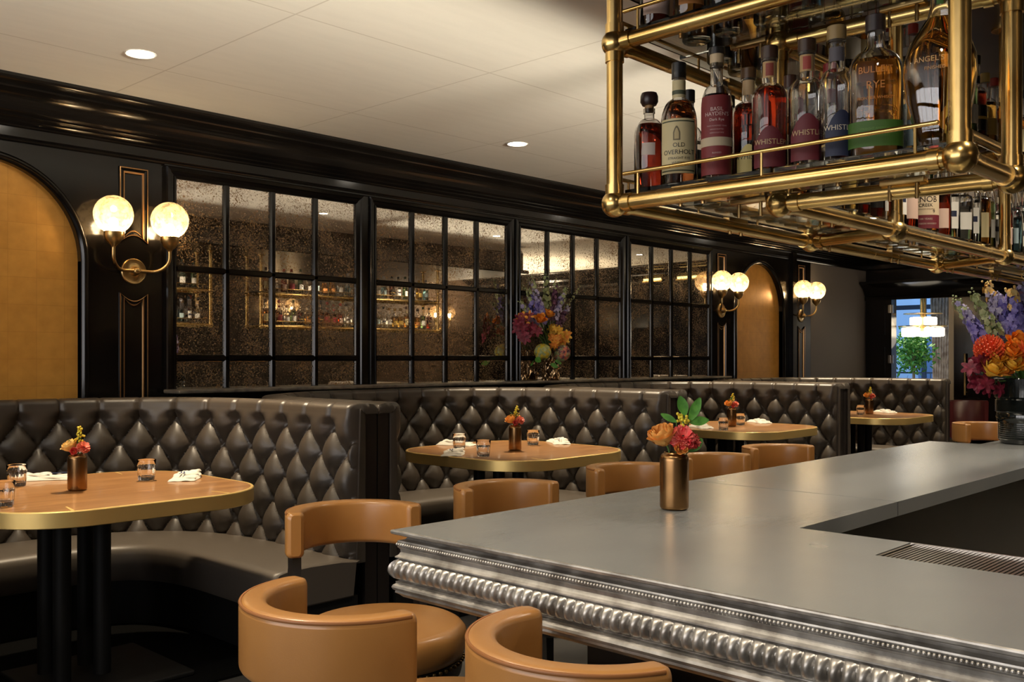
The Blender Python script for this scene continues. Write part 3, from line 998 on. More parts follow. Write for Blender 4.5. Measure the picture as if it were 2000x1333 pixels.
def build_booth():
    root = thing('curved_banquette', '', 'banquette')
    zs = np.arange(0.40, 1.1401, 0.0095)
    S, Z = np.meshgrid(BS, zs, indexing='ij')
    mid = BL / 2
    h = tuft(S, Z, s0=mid)
    edge = np.clip(np.minimum(S, BL - S) / 0.035, 0, 1)
    edge = np.sqrt(1 - (1 - edge) ** 2)
    tz = np.clip((BT - Z) / 0.10, 0, 1) ** 0.5
    off = 0.012 + 0.068 * h * edge * (0.55 + 0.45 * tz) - 0.03 * (Z - 0.43)
    P3 = np.stack([BP[:, 0][:, None] + BN[:, 0][:, None] * off, BP[:, 1][:, None] + BN[:, 1][:, None] * off, Z], 2)
    # roll over the top to the outside
    fu = np.abs(np.sin(PI * (BS - mid) / 0.21))
    crease = 0.84 + 0.16 * np.minimum(1, fu * 7) ** 0.7
    last = off[:, -1]
    rows = []
    for a in range(1, 8):
        g = PI / 2 * a / 7
        o = last - 0.045 * (1 - math.cos(g))
        rows.append((o, 1.140 + 0.038 * math.sin(g) * crease))
    for q in (0.3, 0.65, 0.9, 1.0):
        o = last - 0.045 - (last - 0.045 + 0.113) * q
        rows.append((o, (1.140 + 0.038 * crease) - 0.010 * q - 0.006 * (q == 1.0)))
    rows.append((np.full_like(last, -0.1185), np.full_like(last, 1.12)))
    ext = np.stack([np.stack([BP[:, 0] + BN[:, 0] * o, BP[:, 1] + BN[:, 1] * o, z + 0 * o], 1) for o, z in rows], 1)
    G = np.concatenate([P3, ext], 1)
    # close the two ends with a leather strip
    def endcol(i, dy, back):
        c = G[i].copy()
        k = BN[i]
        o = (c[:, :2] - BP[i]) @ k
        o2 = np.minimum(o, back)
        c[:, 0] = BP[i][0] + k[0] * o2
        c[:, 1] = BP[i][1] + dy
        c[:, 2] = np.where(np.arange(len(c)) >= len(zs), np.minimum(c[:, 2], 1.150 if back > 0 else 1.125), c[:, 2])
        return c
    G = np.concatenate([[endcol(0, -0.004, -0.045)], [endcol(0, -0.012, -0.035)], [endcol(0, -0.012, 0.02)], G,
                        [endcol(-1, -0.012, 0.02)], [endcol(-1, -0.012, -0.035)], [endcol(-1, -0.004, -0.045)]], 0)
    nu, nv = G.shape[:2]
    v = G.reshape(-1, 3).tolist()
    i, j = np.meshgrid(np.arange(nu - 1), np.arange(nv - 1), indexing='ij')
    f = np.stack([i * nv + j, (i + 1) * nv + j, (i + 1) * nv + j + 1, i * nv + j + 1], -1).reshape(-1, 4)[:, ::-1].tolist()
    mb = MB(); mb.add(v, f)
    # buttons
    bp = [(0.007 * math.sin(a), 0.004 * math.cos(a)) for a in (PI / 2, PI / 4, 0.01)]
    for r in range(5):
        z = 1.058 - 0.135 * r
        k0 = int(BL / 2 / 0.21) + 1
        for k in range(-k0, k0 + 1):
            s = mid + (k + 0.5 * (r % 2)) * 0.21
            if s < 0.06 or s > BL - 0.06: continue
            x = np.interp(s, BS, BP[:, 0]); y = np.interp(s, BS, BP[:, 1])
            nx = np.interp(s, BS, BN[:, 0]); ny = np.interp(s, BS, BN[:, 1])
            o = 0.012 - 0.03 * (z - 0.43) + 0.002
            M = Matrix.Translation((x + nx * o, y + ny * o, z)) @ Vector((nx, ny, 0)).to_track_quat('Z', 'Y').to_matrix().to_4x4()
            mb.lathe([(0.010, 0), (0.009, 0.005), (0.005, 0.008), (0.0005, 0.009)], 10, M=M)
    mb.build('tufted_back', MT['leather'], root, 60)
    def offs(o, step=6):
        idx = list(range(0, len(BS), step))
        if idx[-1] != len(BS) - 1: idx.append(len(BS) - 1)
        return [(BP[k][0] + BN[k][0] * o, BP[k][1] + BN[k][1] * o) for k in idx]
    mb = MB()
    a, b = offs(-0.045), offs(-0.138)
    prof = [(-0.045, 0.0), (-0.045, 1.150), (-0.1165, 1.150), (-0.1165, 0.0)]
    L = [offs(o) for o, z in prof]
    G = [[(L[k][i][0], L[k][i][1], prof[k][1]) for k in range(4)] for i in range(len(L[0]))]
    mb.grid(G)
    for e in (0, -1): mb.add(G[e], [(0, 1, 2, 3)])
    mb.build('outer_panel', MT['ebony'], root, 30)
    # seat cushion
    sp = [(0.0, 0.418), (0.10, 0.430), (0.30, 0.436), (0.44, 0.430), (0.478, 0.422), (0.496, 0.404), (0.500, 0.38), (0.500, 0.262), (0.49, 0.245), (0.02, 0.245)]
    L = [offs(o, 4) for o, z in sp]
    G = []
    n = len(L[0])
    for i in range(n):
        G.append([(L[k][i][0], L[k][i][1], sp[k][1]) for k in range(len(sp))])
    def shift(row, dy, ins):
        c = [sum(p[0] for p in row) / len(row), sum(p[2] for p in row) / len(row)]
        return [(p[0] + (c[0] - p[0]) * ins, p[1] + dy, p[2] + (c[1] - p[2]) * ins) for p in row]
    e0, e1 = G[0], G[-1]
    G = [shift(e0, -0.035, 0.10), shift(e0, -0.028, 0.03), shift(e0, -0.012, 0.0)] + G + [shift(e1, -0.012, 0.0), shift(e1, -0.028, 0.03), shift(e1, -0.035, 0.10)]
    mb = MB(); mb.grid(G, flip=True)
    mb.add(G[0], [tuple(range(len(sp)))]); mb.add(G[-1], [tuple(range(len(sp)))[::-1]])
    mb.build('seat_cushion', MT['seat_leather'], root, 50)
    bp_ = [(0.0, 0.0), (0.0, 0.244), (0.44, 0.244), (0.44, 0.0)]
    L = [offs(o, 6) for o, z in bp_]
    G = [[(L[k][i][0], L[k][i][1], bp_[k][1]) for k in range(4)] for i in range(len(L[0]))]
    mb = MB(); mb.grid(G, flip=True)
    for e in (0, -1): mb.add(G[e], [(0, 1, 2, 3)])
    mb.build('plinth', MT['black_matte'], root, 30)
    return root
BX = [1.70, 4.32, 6.94, 9.56]
blab = ['nearest curved dark leather banquette with deep button tufting, by the gold arch',
        'second tufted dark leather booth, behind the row of tan stools',
        'third curved dark leather booth, behind the bar vase',
        'farthest curved dark leather booth, in front of the doorway']
b0 = build_booth()
for i, x in enumerate(BX):
    o = b0 if i == 0 else copy_tree(b0)
    o.location = (x, YC, 0); o['label'] = blab[i]; o['group'] = 'tufted booths along the wall'
mb = MB()
for x in BX: mb.box((x - 1.15, 3.80, 0.0), (x + 1.15, 5.3, 0.012))
mb.build('carpet_inlay', MT['carpet'], None, 0)
bpy.data.objects['carpet_inlay']['kind'] = 'structure'
bpy.data.objects['carpet_inlay'].name = 'floor_carpet'

# ================================================================== tables
TZ = 0.83
def rsq(a, r, n=10):
    p = []
    for cx, cy, a0 in ((a - r, a - r, 0), (-a + r, a - r, 90), (-a + r, -a + r, 180), (a - r, -a + r, 270)):
        for k in range(n + 1):
            t = R(a0 + 90 * k / n)
            p.append((cx + r * math.cos(t), cy + r * math.sin(t)))
    return p
def build_table():
    root = thing('booth_table', '', 'table')
    mb = MB(); mb.prism(rsq(0.556, 0.316, 18), TZ - 0.03, TZ); mb.build('wood_top', MT['wood'], root, 30)
    mb = MB()
    prof = [(0.556, TZ - 0.02), (0.556, TZ + 0.0005), (0.567, TZ + 0.0005), (0.570, TZ - 0.003), (0.570, TZ - 0.060), (0.566, TZ - 0.063), (0.53, TZ - 0.063)]
    L = [rsq(a, 0.33 - (0.57 - a), 18) for a, z in prof]
    G = [[(L[k][i][0], L[k][i][1], prof[k][1]) for k in range(len(prof))] for i in range(len(L[0]))]
    mb.grid(G, closed_u=True)
    mb.prism(rsq(0.53, 0.22, 10), TZ - 0.062, TZ - 0.031)
    mb.build('brass_edge', MT['band'], root, 30)
    for s in (-1, 1):                         # leaf joints inlaid in brass
        for c in (-1, 1):
            mb = MB(); mb.prism([(s * 0.30, c * 0.43), (s * 0.307, c * 0.43), (s * 0.332, c * 0.551), (s * 0.318, c * 0.551)] if s * c > 0 else
                     [(s * 0.318, c * 0.551), (s * 0.332, c * 0.551), (s * 0.307, c * 0.43), (s * 0.30, c * 0.43)], TZ, TZ + 0.0006)
            mb.build('inlay', MT['band'], root, 0)
    for sx, sy in ((-1, -1), (1, -1), (-1, 1), (1, 1)):
        mb = MB(); mb.cyl((0.085 * sx - 0.08, 0.085 * sy + 0.05, 0.03), (0.085 * sx - 0.08, 0.085 * sy + 0.05, TZ - 0.06), 0.036, seg=20)
        mb.build('post', MT['black_matte'], root)
    mb = MB(); mb.rbox((-0.30, -0.30, 0.012), (0.30, 0.30, 0.035), 0.008); mb.build('base_plate', MT['black_matte'], root)
    mb = MB(); mb.rbox((-0.2, -0.2, TZ - 0.08), (0.2, 0.2, TZ - 0.064), 0.004); mb.build('mounting_plate', MT['black_matte'], root)
    return root
TC = [(1.80, 4.22), (4.36, 4.15), (7.13, 4.22), (9.52, 4.16)]
tl = ['wooden table with a brass edge in the nearest booth', 'brass-edged wooden table in the second booth, three glasses on it',
      'brass-edged wooden table in the third booth', 'brass-edged wooden table in the farthest booth']
t0 = build_table()
for i, (x, y) in enumerate(TC):
    o = t0 if i == 0 else copy_tree(t0)
    o.location = (x, y, 0); o['label'] = tl[i]; o['group'] = 'booth tables'

# tableware
def build_tumbler():
    G = []
    n = 64
    for i in range(n):
        a = 2 * PI * i / n
        fl = 0.0016 * abs(math.sin(8 * a))
        row = [(0.0, 0.0), (0.030, 0.0), (0.0345 - fl, 0.002), (0.0365 - fl, 0.006), (0.0385 - fl, 0.030), (0.0400 - fl, 0.055), (0.0412 - fl * 0.4, 0.066),
               (0.0418, 0.070), (0.0432, 0.096), (0.0425, 0.0975), (0.0412, 0.096), (0.0395, 0.06), (0.0372, 0.026), (0.034, 0.020), (0.0, 0.018)]
        G.append([(r * math.cos(a), r * math.sin(a), z) for r, z in row])
    mb = MB(); mb.grid(G, closed_u=True)
    o = mb.build('glass_tumbler', MT['glass'], None, 50)
    return tag(o, cat='glass')
tum = build_tumbler()
glasses = [((33, 951), 'cut glass tumbler on the nearest table, left of the copper vase', 1),
           ((6, 990), 'cut glass tumbler at the left edge of the picture, on the nearest table', 1),
           ((286, 939), 'cut glass tumbler right of the copper vase on the nearest table', 1),
           ((897, 878), 'tumbler farthest left on the second table, against the folded napkin', 1),
           ((944, 893), 'tumbler at the front of the second table, between napkin and copper vase', 1),
           ((1041, 870), 'tumbler right of the copper vase on the second table', 1),
           ((1413, 841), 'tumbler left of the copper vase on the third table', 1),
           ((1446, 831), 'tumbler right of the copper vase on the third table', 1),
           ((1681, 811), 'tumbler beside the copper vase on the farthest table', 1)]
for i, ((px, py), lab, k) in enumerate(glasses):
    p = P(px, py, z=TZ + 0.0008)
    o = tum if i == 0 else tum.copy()
    if i: COL.objects.link(o)
    o.location = p; o['label'] = lab; o['group'] = 'tumblers on the booth tables'; o.rotation_euler = (0, 0, i * 0.7)

def build_napkin(seed=0):
    rd = random.Random(seed)
    root = thing('folded_napkin', '', 'napkin')
    mb = MB()
    for lay, (w, l, dx, dy) in enumerate([(0.105, 0.20, 0, 0), (0.095, 0.17, 0.006, 0.01), (0.06, 0.10, 0.02, 0.045)]):
        G = []
        ph = rd.uniform(0, 6)
        for i in range(22):
            u = i / 21
            x = -w / 2 + w * u
            row = []
            for j in range(24):
                q = j / 23
                y = -l / 2 + l * q
                ed = min(1, min(u, 1 - u) / 0.09, min(q, 1 - q) / 0.06)
                t = 0.0075 * math.sqrt(max(0, 1 - (1 - ed) ** 2))
                z = 0.0075 * lay + 0.0012 * math.sin(9 * q + ph + 4 * u) * (1 + lay) + 0.003 + 0.001 * math.sin(14 * u + ph)
                row.append((x + dx + 0.008 * math.sin(5 * q + ph), y + dy, z, t))
            G.append(row)
        mb.grid([[(p[0], p[1], max(0.0005, p[2] - 0.002) + p[3]) for p in r] for r in G])
        mb.grid([[(p[0], p[1], max(0.0003, p[2] - 0.002 - (0.004 if lay else 0.02) * p[3] / 0.0075)) for p in r] for r in G], flip=True)
    mb.build('linen', MT['cloth'], root, 70)
    mb = MB()
    for w0 in (-0.030, -0.018):
        G = [[(w0 + dx_ + 0.006 + 0.008 * math.sin(5 * (0.12 + 0.5 * j / 11)), -0.078 + 0.012 + 0.095 * j / 11, 0.0275 + 0.0012 * math.sin(j)) for dx_ in (0, 0.005)] for j in range(12)]
        mb.grid(G, flip=True)
    mb.build('stripe', MT['blue_cloth'], root, 70)
    return root
nap = build_napkin()
naps = [((95, 937), 60, 'folded white napkin between glass and vase on the nearest table'),
        ((362, 935), -32, 'folded white napkin at the right side of the nearest table'),
        ((893, 870), 20, 'folded white napkin behind the left glasses on the second table'),
        ((885, 888), -45, 'folded white napkin at the front left of the second table'),
        ((1092, 866), -35, 'folded white napkin right of the vase on the second table'),
        ((1370, 836), -30, 'folded white napkin seen past the bar flowers on the third table'),
        ((1484, 826), -30, 'folded white napkin right of the vase on the third table'),
        ((1730, 806), -30, 'folded white napkin on the farthest table')]
for i, ((px, py), a, lab) in enumerate(naps):
    p = P(px, py, z=TZ)
    o = nap if i == 0 else copy_tree(nap)
    o.location = (p.x, p.y, TZ + 0.001); o.rotation_euler = (0, 0, R(a)); o['label'] = lab; o['group'] = 'napkins on the booth tables'
    o.scale = (1.15, 1.25, 1.1)

# ================================================================== bar stools
def build_stool():
    root = thing('bar_stool', '', 'bar stool')
    ri, ro, z0, z1 = 0.176, 0.234, 0.752, 0.900
    rm, hw, zm, hh = (ri + ro) / 2, (ro - ri) / 2, (z0 + z1) / 2, (z1 - z0) / 2
    cr = 0.016
    sec = []
    for cx_, cz_, a0 in ((hw - cr, hh - cr, 0), (-hw + cr, hh - cr, 90), (-hw + cr, -hh + cr, 180), (hw - cr, -hh + cr, 270)):
        for k in range(6):
            t = R(a0 + 18 * k)
            sec.append((cx_ + cr * math.cos(t), cz_ + cr * math.sin(t)))
    A0, A1 = R(180 + 4), R(360 - 4)
    N = 56
    G = []
    steps = [(A0, -0.018, 0.55), (A0, -0.013, 0.85), (A0, -0.006, 0.97)] + [(A0 + (A1 - A0) * k / N, 0, 1) for k in range(N + 1)] + [(A1, 0.006, 0.97), (A1, 0.013, 0.85), (A1, 0.018, 0.55)]
    for a, e, s in steps:
        ca, sa = math.cos(a), math.sin(a)
        row = []
        for x, z in sec:
            fx = x * s if e else x
            fz = (z - (hh - abs(hh)) ) if not e else math.copysign(max(0, abs(z) - hh * (1 - s) * 0.25), z)
            r = rm + fx
            row.append((r * ca - e * sa, r * sa + e * ca - 0.17, zm + fz))
        row.append(row[0])
        G.append(row)
    mb = MB(); mb.grid(G)
    mb.add(G[0][:-1], [tuple(range(len(sec)))]); mb.add(G[-1][:-1], [tuple(range(len(sec)))[::-1]])
    back = mb.build('curved_back', MT['tan'], root, 50)
    mb = MB()
    for r_, z_ in ((ro - 0.003, z1 - 0.006),):
        mb.tube([(r_ * math.cos(A0 + (A1 - A0) * k / N), r_ * math.sin(A0 + (A1 - A0) * k / N) - 0.17, z_) for k in range(N + 1)], 0.0038, 6)
    mb.build('piping', pm('tan_piping', (0.30, 0.12, 0.035), 0.5) if 'tan_piping' not in bpy.data.materials else bpy.data.materials['tan_piping'], back, 60)
    # seat
    prof = [(0.234, 0.482), (0.246, 0.488), (0.255, 0.507), (0.258, 0.535), (0.255, 0.560), (0.243, 0.578), (0.230, 0.585), (0.220, 0.585), (0.16, 0.594), (0.08, 0.600), (0.0005, 0.602)]
    mb = MB()
    G = []
    for i in range(56):
        a = 2 * PI * i / 56
        G.append([(r * (1 + (0.012 * math.sin(7 * a) * (0.49 < z < 0.57))) * math.cos(a), 0.085 + r * (1 + 0.010 * math.sin(9 * a + 1) * (0.49 < z < 0.57)) * math.sin(a), z) for r, z in prof])
    mb.grid(G, closed_u=True)
    seat = mb.build('seat', MT['tan'], root, 60)
    mb = MB()
    for i in range(64):
        a = 2 * PI * i / 64
        mb.ball((0.2475 * math.cos(a), 0.085 + 0.2475 * math.sin(a), 0.476), 0.0062, 6)
    mb.build('nailhead_trim', MT['old_brass'], seat)
    mb = MB(); mb.lathe([(0.225, 0.425), (0.240, 0.432), (0.244, 0.45), (0.244, 0.483)], 40, M=Matrix.Translation((0, 0.085, 0)))
    mb.build('seat_frame', MT['ebony'], root)
    for s in (-1, 1):
        a = R(-90 + s * 68)
        p0 = Vector((0.205 * math.cos(a), 0.205 * math.sin(a) - 0.17, 0.765))
        mb = MB()
        path = [p0, p0 + Vector((0.003 * s, 0.015, -0.06)), Vector((s * 0.222, -0.17, 0.60)), Vector((s * 0.212, -0.125, 0.50)), Vector((s * 0.205, -0.11, 0.44))]
        G = []
        for k, p in enumerate(path):
            w, d_ = 0.014, 0.034 - 0.003 * k
            G.append([(p.x - w, p.y - d_, p.z), (p.x + w, p.y - d_, p.z), (p.x + w, p.y + d_, p.z), (p.x - w, p.y + d_, p.z), (p.x - w, p.y - d_, p.z)])
        mb.grid(G, flip=True)
        mb.build('back_post', MT['ebony'], root, 30)
    for sx, sy in ((-1, -1), (1, -1), (-1, 1), (1, 1)):
        mb = MB()
        G = []
        for k in range(5):
            q = k / 4
            x, y, z = sx * (0.145 + 0.045 * q), sy * (0.145 + 0.045 * q), 0.44 * (1 - q)
            w = 0.021 - 0.007 * q
            G.append([(x - w, y - w, z), (x + w, y - w, z), (x + w, y + w, z), (x - w, y + w, z), (x - w, y - w, z)])
        mb.grid(G)
        mb.add(G[-1][:4], [(0, 1, 2, 3)])
        mb.build('leg', MT['ebony'], root, 30)
    mb = MB()
    c = [(0.178 * a, 0.178 * b, 0.16) for a, b in ((-1, -1), (1, -1), (1, 1), (-1, 1))]
    for k in range(4): mb.cyl(c[k], c[(k + 1) % 4], 0.010, seg=8)
    mb.build('footrest', MT['old_brass'], root)
    return root
def place_stool(o, mx, my, rz, lab):
    f = (-math.sin(R(rz)), math.cos(R(rz)))
    o.location = (mx + 0.17 * f[0], my + 0.17 * f[1], 0)
    o.rotation_euler = (0, 0, R(rz)); o['label'] = lab; o['group'] = 'tan leather bar stools'
s0 = build_stool()
stools = [(1.258, 1.674, -93, 'tan leather bar stool at the short side of the bar, left of the near pair'),
          (1.378, 1.110, -107, 'tan leather bar stool cut off by the bottom edge of the picture'),
          (1.966, 2.589, 161, 'tan leather stool with round seat at the bar corner, back to the nearest booth'),
          (2.75, 2.62, 168, 'tan leather stool back just above the bar edge, left of the bar vase and x'),
          (3.62, 2.66, 165, 'tan leather stool back directly behind the copper vase on the bar'),
          (4.30, 2.64, 166, 'tan leather stool back just right of the copper vase on the bar'),
          (5.0, 2.65, 160, 'tan leather stool back fourth along from the bar corner, before the third booth table'),
          (7.90, 2.50, 165, 'tan leather stool far down the bar beside the black flower vase')]
stools[3] = (2.75, 2.62, 168, 'tan leather stool back above the bar edge, between the corner stool and the bar vase')
for i, (mx, my, rz, lab) in enumerate(stools):
    place_stool(s0 if i == 0 else copy_tree(s0), mx, my, rz, lab)

# a dark dining chair and pale table beyond the last booth
fc = P(1893, 810, d=12.2)
t = thing('round_side_table', 'pale round table beyond the farthest booth', 'table', (fc.x - 0.42, fc.y + 0.56, 0))
mb = MB(); mb.lathe([(0.36, 0.745), (0.37, 0.755), (0.37, 0.77), (0.36, 0.775), (0.001, 0.775)], 36); mb.build('table_top', pm('pale_stone_top', (0.5, 0.44, 0.36), 0.3), t)
mb = MB(); mb.lathe([(0.22, 0.0), (0.22, 0.02), (0.03, 0.05), (0.03, 0.745)], 24); mb.build('pedestal', MT['black_matte'], t)
t = thing('tub_chair', 'dark oxblood leather tub chair beyond the farthest booth', 'chair', (fc.x, fc.y, 0), R(150))
mb = MB()
G = []
for k in range(31):
    a = R(180 + 180 * k / 30)
    ca, sa = math.cos(a), math.sin(a)
    G.append([(r * ca, r * sa, z) for r, z in ((0.24, 0.42), (0.24, 0.84), (0.255, 0.86), (0.285, 0.86), (0.30, 0.84), (0.29, 0.40), (0.24, 0.40))])
mb.grid(G); mb.add(G[0], [tuple(range(7))]); mb.add(G[-1], [tuple(range(7))[::-1]])
mb.build('backrest', MT['oxblood'], t)
mb = MB(); mb.lathe([(0.235, 0.38), (0.24, 0.43), (0.22, 0.47), (0.001, 0.48)], 30); mb.build('seat', MT['oxblood'], t)
for sx, sy in ((-1, -1), (1, -1), (-1, 1), (1, 1)):
    mb = MB(); mb.cyl((sx * 0.17, sy * 0.17, 0.39), (sx * 0.2, sy * 0.2, 0), 0.02, 0.013); mb.build('leg', MT['ebony'], t)

# ================================================================== the bar
BZ = 0.985
CX, CY_ = 1.486, 1.826
bar = thing('bar_counter', 'L-shaped zinc-topped bar with a cast pewter gadrooned edge', 'bar counter', (CX, CY_, 0))
def W2(x, y): return (x - CX, y - CY_)
mb = MB()
poly = [W2(*p) for p in [(1.492, -2.0), (1.998, -2.0), (1.998, 0.851), (2.19, 0.851), (2.19, 1.12), (6.6, 1.12), (6.6, 1.58), (4.935, 1.58), (4.935, 1.820), (1.492, 1.820)]]
mb.prism(poly, BZ - 0.003, BZ)
mb.prism([W2(*p) for p in [(1.56, -2.0), (1.998, -2.0), (1.998, 0.851), (2.19, 0.851), (2.19, 1.12), (6.6, 1.12), (6.6, 1.50), (4.86, 1.50), (4.86, 1.75), (1.56, 1.75)]], BZ - 0.042, BZ - 0.003)
top = mb.build('zinc_top', MT['zinc'], bar, 0)
mb = MB()
x, y = W2(2.787, 1.119); mb.box((x - 0.0009, y - 0.0004, BZ - 0.042), (x + 0.0009, y + 0.705, BZ + 0.0004))
x, y = W2(1.49, -0.15); mb.box((x, y - 0.0009, BZ - 0.01), (x + 0.5, y + 0.0009, BZ + 0.0004))
mb.build('sheet_joint', pm('dark_solder_joint', (0.16, 0.16, 0.15), 0.4, 0.8), top, 0)
path = [(1.486, -2.0), (1.486, 1.826), (4.94, 1.826), (4.94, 1.586), (6.6, 1.586)]
def sweep(mb, prof, path, step=None, fn=None, mi=0):
    """profile (out, z) swept along a polyline with mitred corners; outside is to the left of the path"""
    n = len(path)
    nr = []
    for i in range(n - 1):
        d = Vector((path[i + 1][0] - path[i][0], path[i + 1][1] - path[i][1])).normalized()
        nr.append(Vector((-d.y, d.x)))
    for i in range(n - 1):
        a, b = Vector(path[i]), Vector(path[i + 1])
        L = (b - a).length
        d = (b - a) / L
        k = max(1, int(L / step)) if step else 1
        m0 = (nr[i - 1] + nr[i]).normalized() / max(0.3, (nr[i - 1] + nr[i]).normalized().dot(nr[i])) if i > 0 else nr[i]
        m1 = (nr[i] + nr[i + 1]).normalized() / max(0.3, (nr[i] + nr[i + 1]).normalized().dot(nr[i])) if i < n - 2 else nr[i]
        G = []
        for j in range(k + 1):
            s = L * j / k
            row = []
            for o, z in prof:
                o2 = fn(s, o, z) if fn else o
                lo_, hi_ = m0.dot(d) * o2, L + m1.dot(d) * o2
                ss = lo_ + (hi_ - lo_) * j / k if not step else min(max(s, lo_), hi_) if (j not in (0, k)) else (lo_ if j == 0 else hi_)
                q = a + d * ss + nr[i] * o2
                row.append((q.x - CX, q.y - CY_, z))
            G.append(row)
        mb.grid(G, mi, flip=True)
mb = MB()
PR = [(-0.012, -0.006), (-0.0062, -0.0002), (-0.004, 0.0), (-0.001, -0.001), (0.0, -0.004), (-0.001, -0.009), (-0.006, -0.012), (-0.022, -0.0135), (-0.030, -0.018), (-0.026, -0.023),
      (-0.013, -0.026), (-0.012, -0.029), (-0.014, -0.040), (-0.012, -0.042), (-0.017, -0.047), (-0.018, -0.054), (-0.014, -0.061), (-0.008, -0.065), (-0.008, -0.068), (-0.016, -0.069),
      (-0.016, -0.123), (-0.009, -0.125), (-0.010, -0.130), (-0.004, -0.134), (-0.002, -0.139), (-0.004, -0.144), (-0.009, -0.147), (-0.008, -0.152), (-0.016, -0.157), (-0.022, -0.163), (-0.04, -0.165), (-0.25, -0.165)]
sweep(mb, [(o, BZ + z) for o, z in PR], path)
mold = mb.build('edge_moulding', MT['pewter'], bar, 25)
mb = MB()
GP = [(-0.016, -0.070)] + [(-0.014 + 0.019 * math.sin(PI * k / 12) ** 0.6, -0.071 - 0.050 * k / 12) for k in range(1, 12)] + [(-0.016, -0.122)]
def gad(s, o, z):
    f = abs(math.sin(PI * (s + (z - BZ) * 0.12) / 0.0235)) ** 0.6
    k = (o + 0.016) / 0.021
    return -0.016 + (o + 0.016) * (0.34 + 0.66 * f) if o > -0.0155 else o
sweep(mb, [(o, BZ + z) for o, z in GP], path, 0.0024, gad)
mb.build('gadroon_band', MT['pewter'], mold, 60)
mb = MB()
def beads(p, q, sp=0.0078):
    p, q = Vector(p), Vector(q)
    n = int((q - p).length / sp)
    for k in range(n):
        c = p + (q - p) * (k + 0.5) / n
        mb.ball((c.x - CX, c.y - CY_, BZ - 0.0345), 0.0042, 6)
beads((1.486 + 0.0095, -0.6), (1.486 + 0.0095, 1.815)); beads((1.5, 1.826 - 0.0095), (3.0, 1.826 - 0.0095))
mb.build('beading', MT['pewter'], mold, 60)
mb = MB()
inner = [W2(*p) for p in [(1.90, -2.0), (2.12, -2.0), (2.12, 1.19), (6.5, 1.19), (6.5, 1.42), (4.8, 1.42), (4.8, 1.51), (1.90, 1.51)]]
mb.prism(inner, 0, BZ - 0.043)
for k in range(7):
    y0 = -1.9 + 0.50 * k
    for e, zz in ((0.0, 0.012), (0.035, 0.006)):
        x, y = W2(1.90 - zz, y0 + e)
        mb.box((x, y, 0.14 + e), (x + zz, y + 0.44 - 2 * e, 0.74 - e))
mb.build('bar_die', MT['lacquer'], bar, 0)
mb = MB()
x, y = W2(2.0, 0.848)
mb.box((x, y - 2.5, BZ - 0.035), (x + 0.188, y, BZ - 0.028)); mb.box((x + 0.180, y - 2.5, BZ - 0.035), (x + 0.188, y, BZ + 0.001)); mb.box((x, y - 0.006, BZ - 0.03), (x + 0.188, y, BZ - 0.001))
tr_ = mb.build('drip_tray', MT['steel'], bar, 0)
mb = MB()
for k in range(150):
    yy = y - 0.012 - 0.0095 * k
    mb.box((x + 0.002, yy - 0.0028, BZ - 0.008), (x + 0.180, yy + 0.0028, BZ - 0.003))
for k in range(13): mb.box((x + 0.006 + 0.014 * k, y - 1.45, BZ - 0.012), (x + 0.010 + 0.014 * k, y - 0.008, BZ - 0.007))
mb.build('tray_grille', MT['steel'], tr_, 0)
# added black box standing in for the unlit dark of the well
ub = thing('under_bar_cabinet', 'black under-bar cabinet in the well behind the counter', 'cabinet', (2.13, 0.2, 0))
mb = MB(); mb.box((0, -1.9, 0), (0.30, 0.60, 0.60)); mb.build('cabinet_body', MT['black_matte'], ub, 0)
mb = MB(); mb.box((-0.0, -1.9, 0.60), (0.30, 0.60, 0.615)); mb.build('cabinet_top', MT['black_matte'], ub, 0)

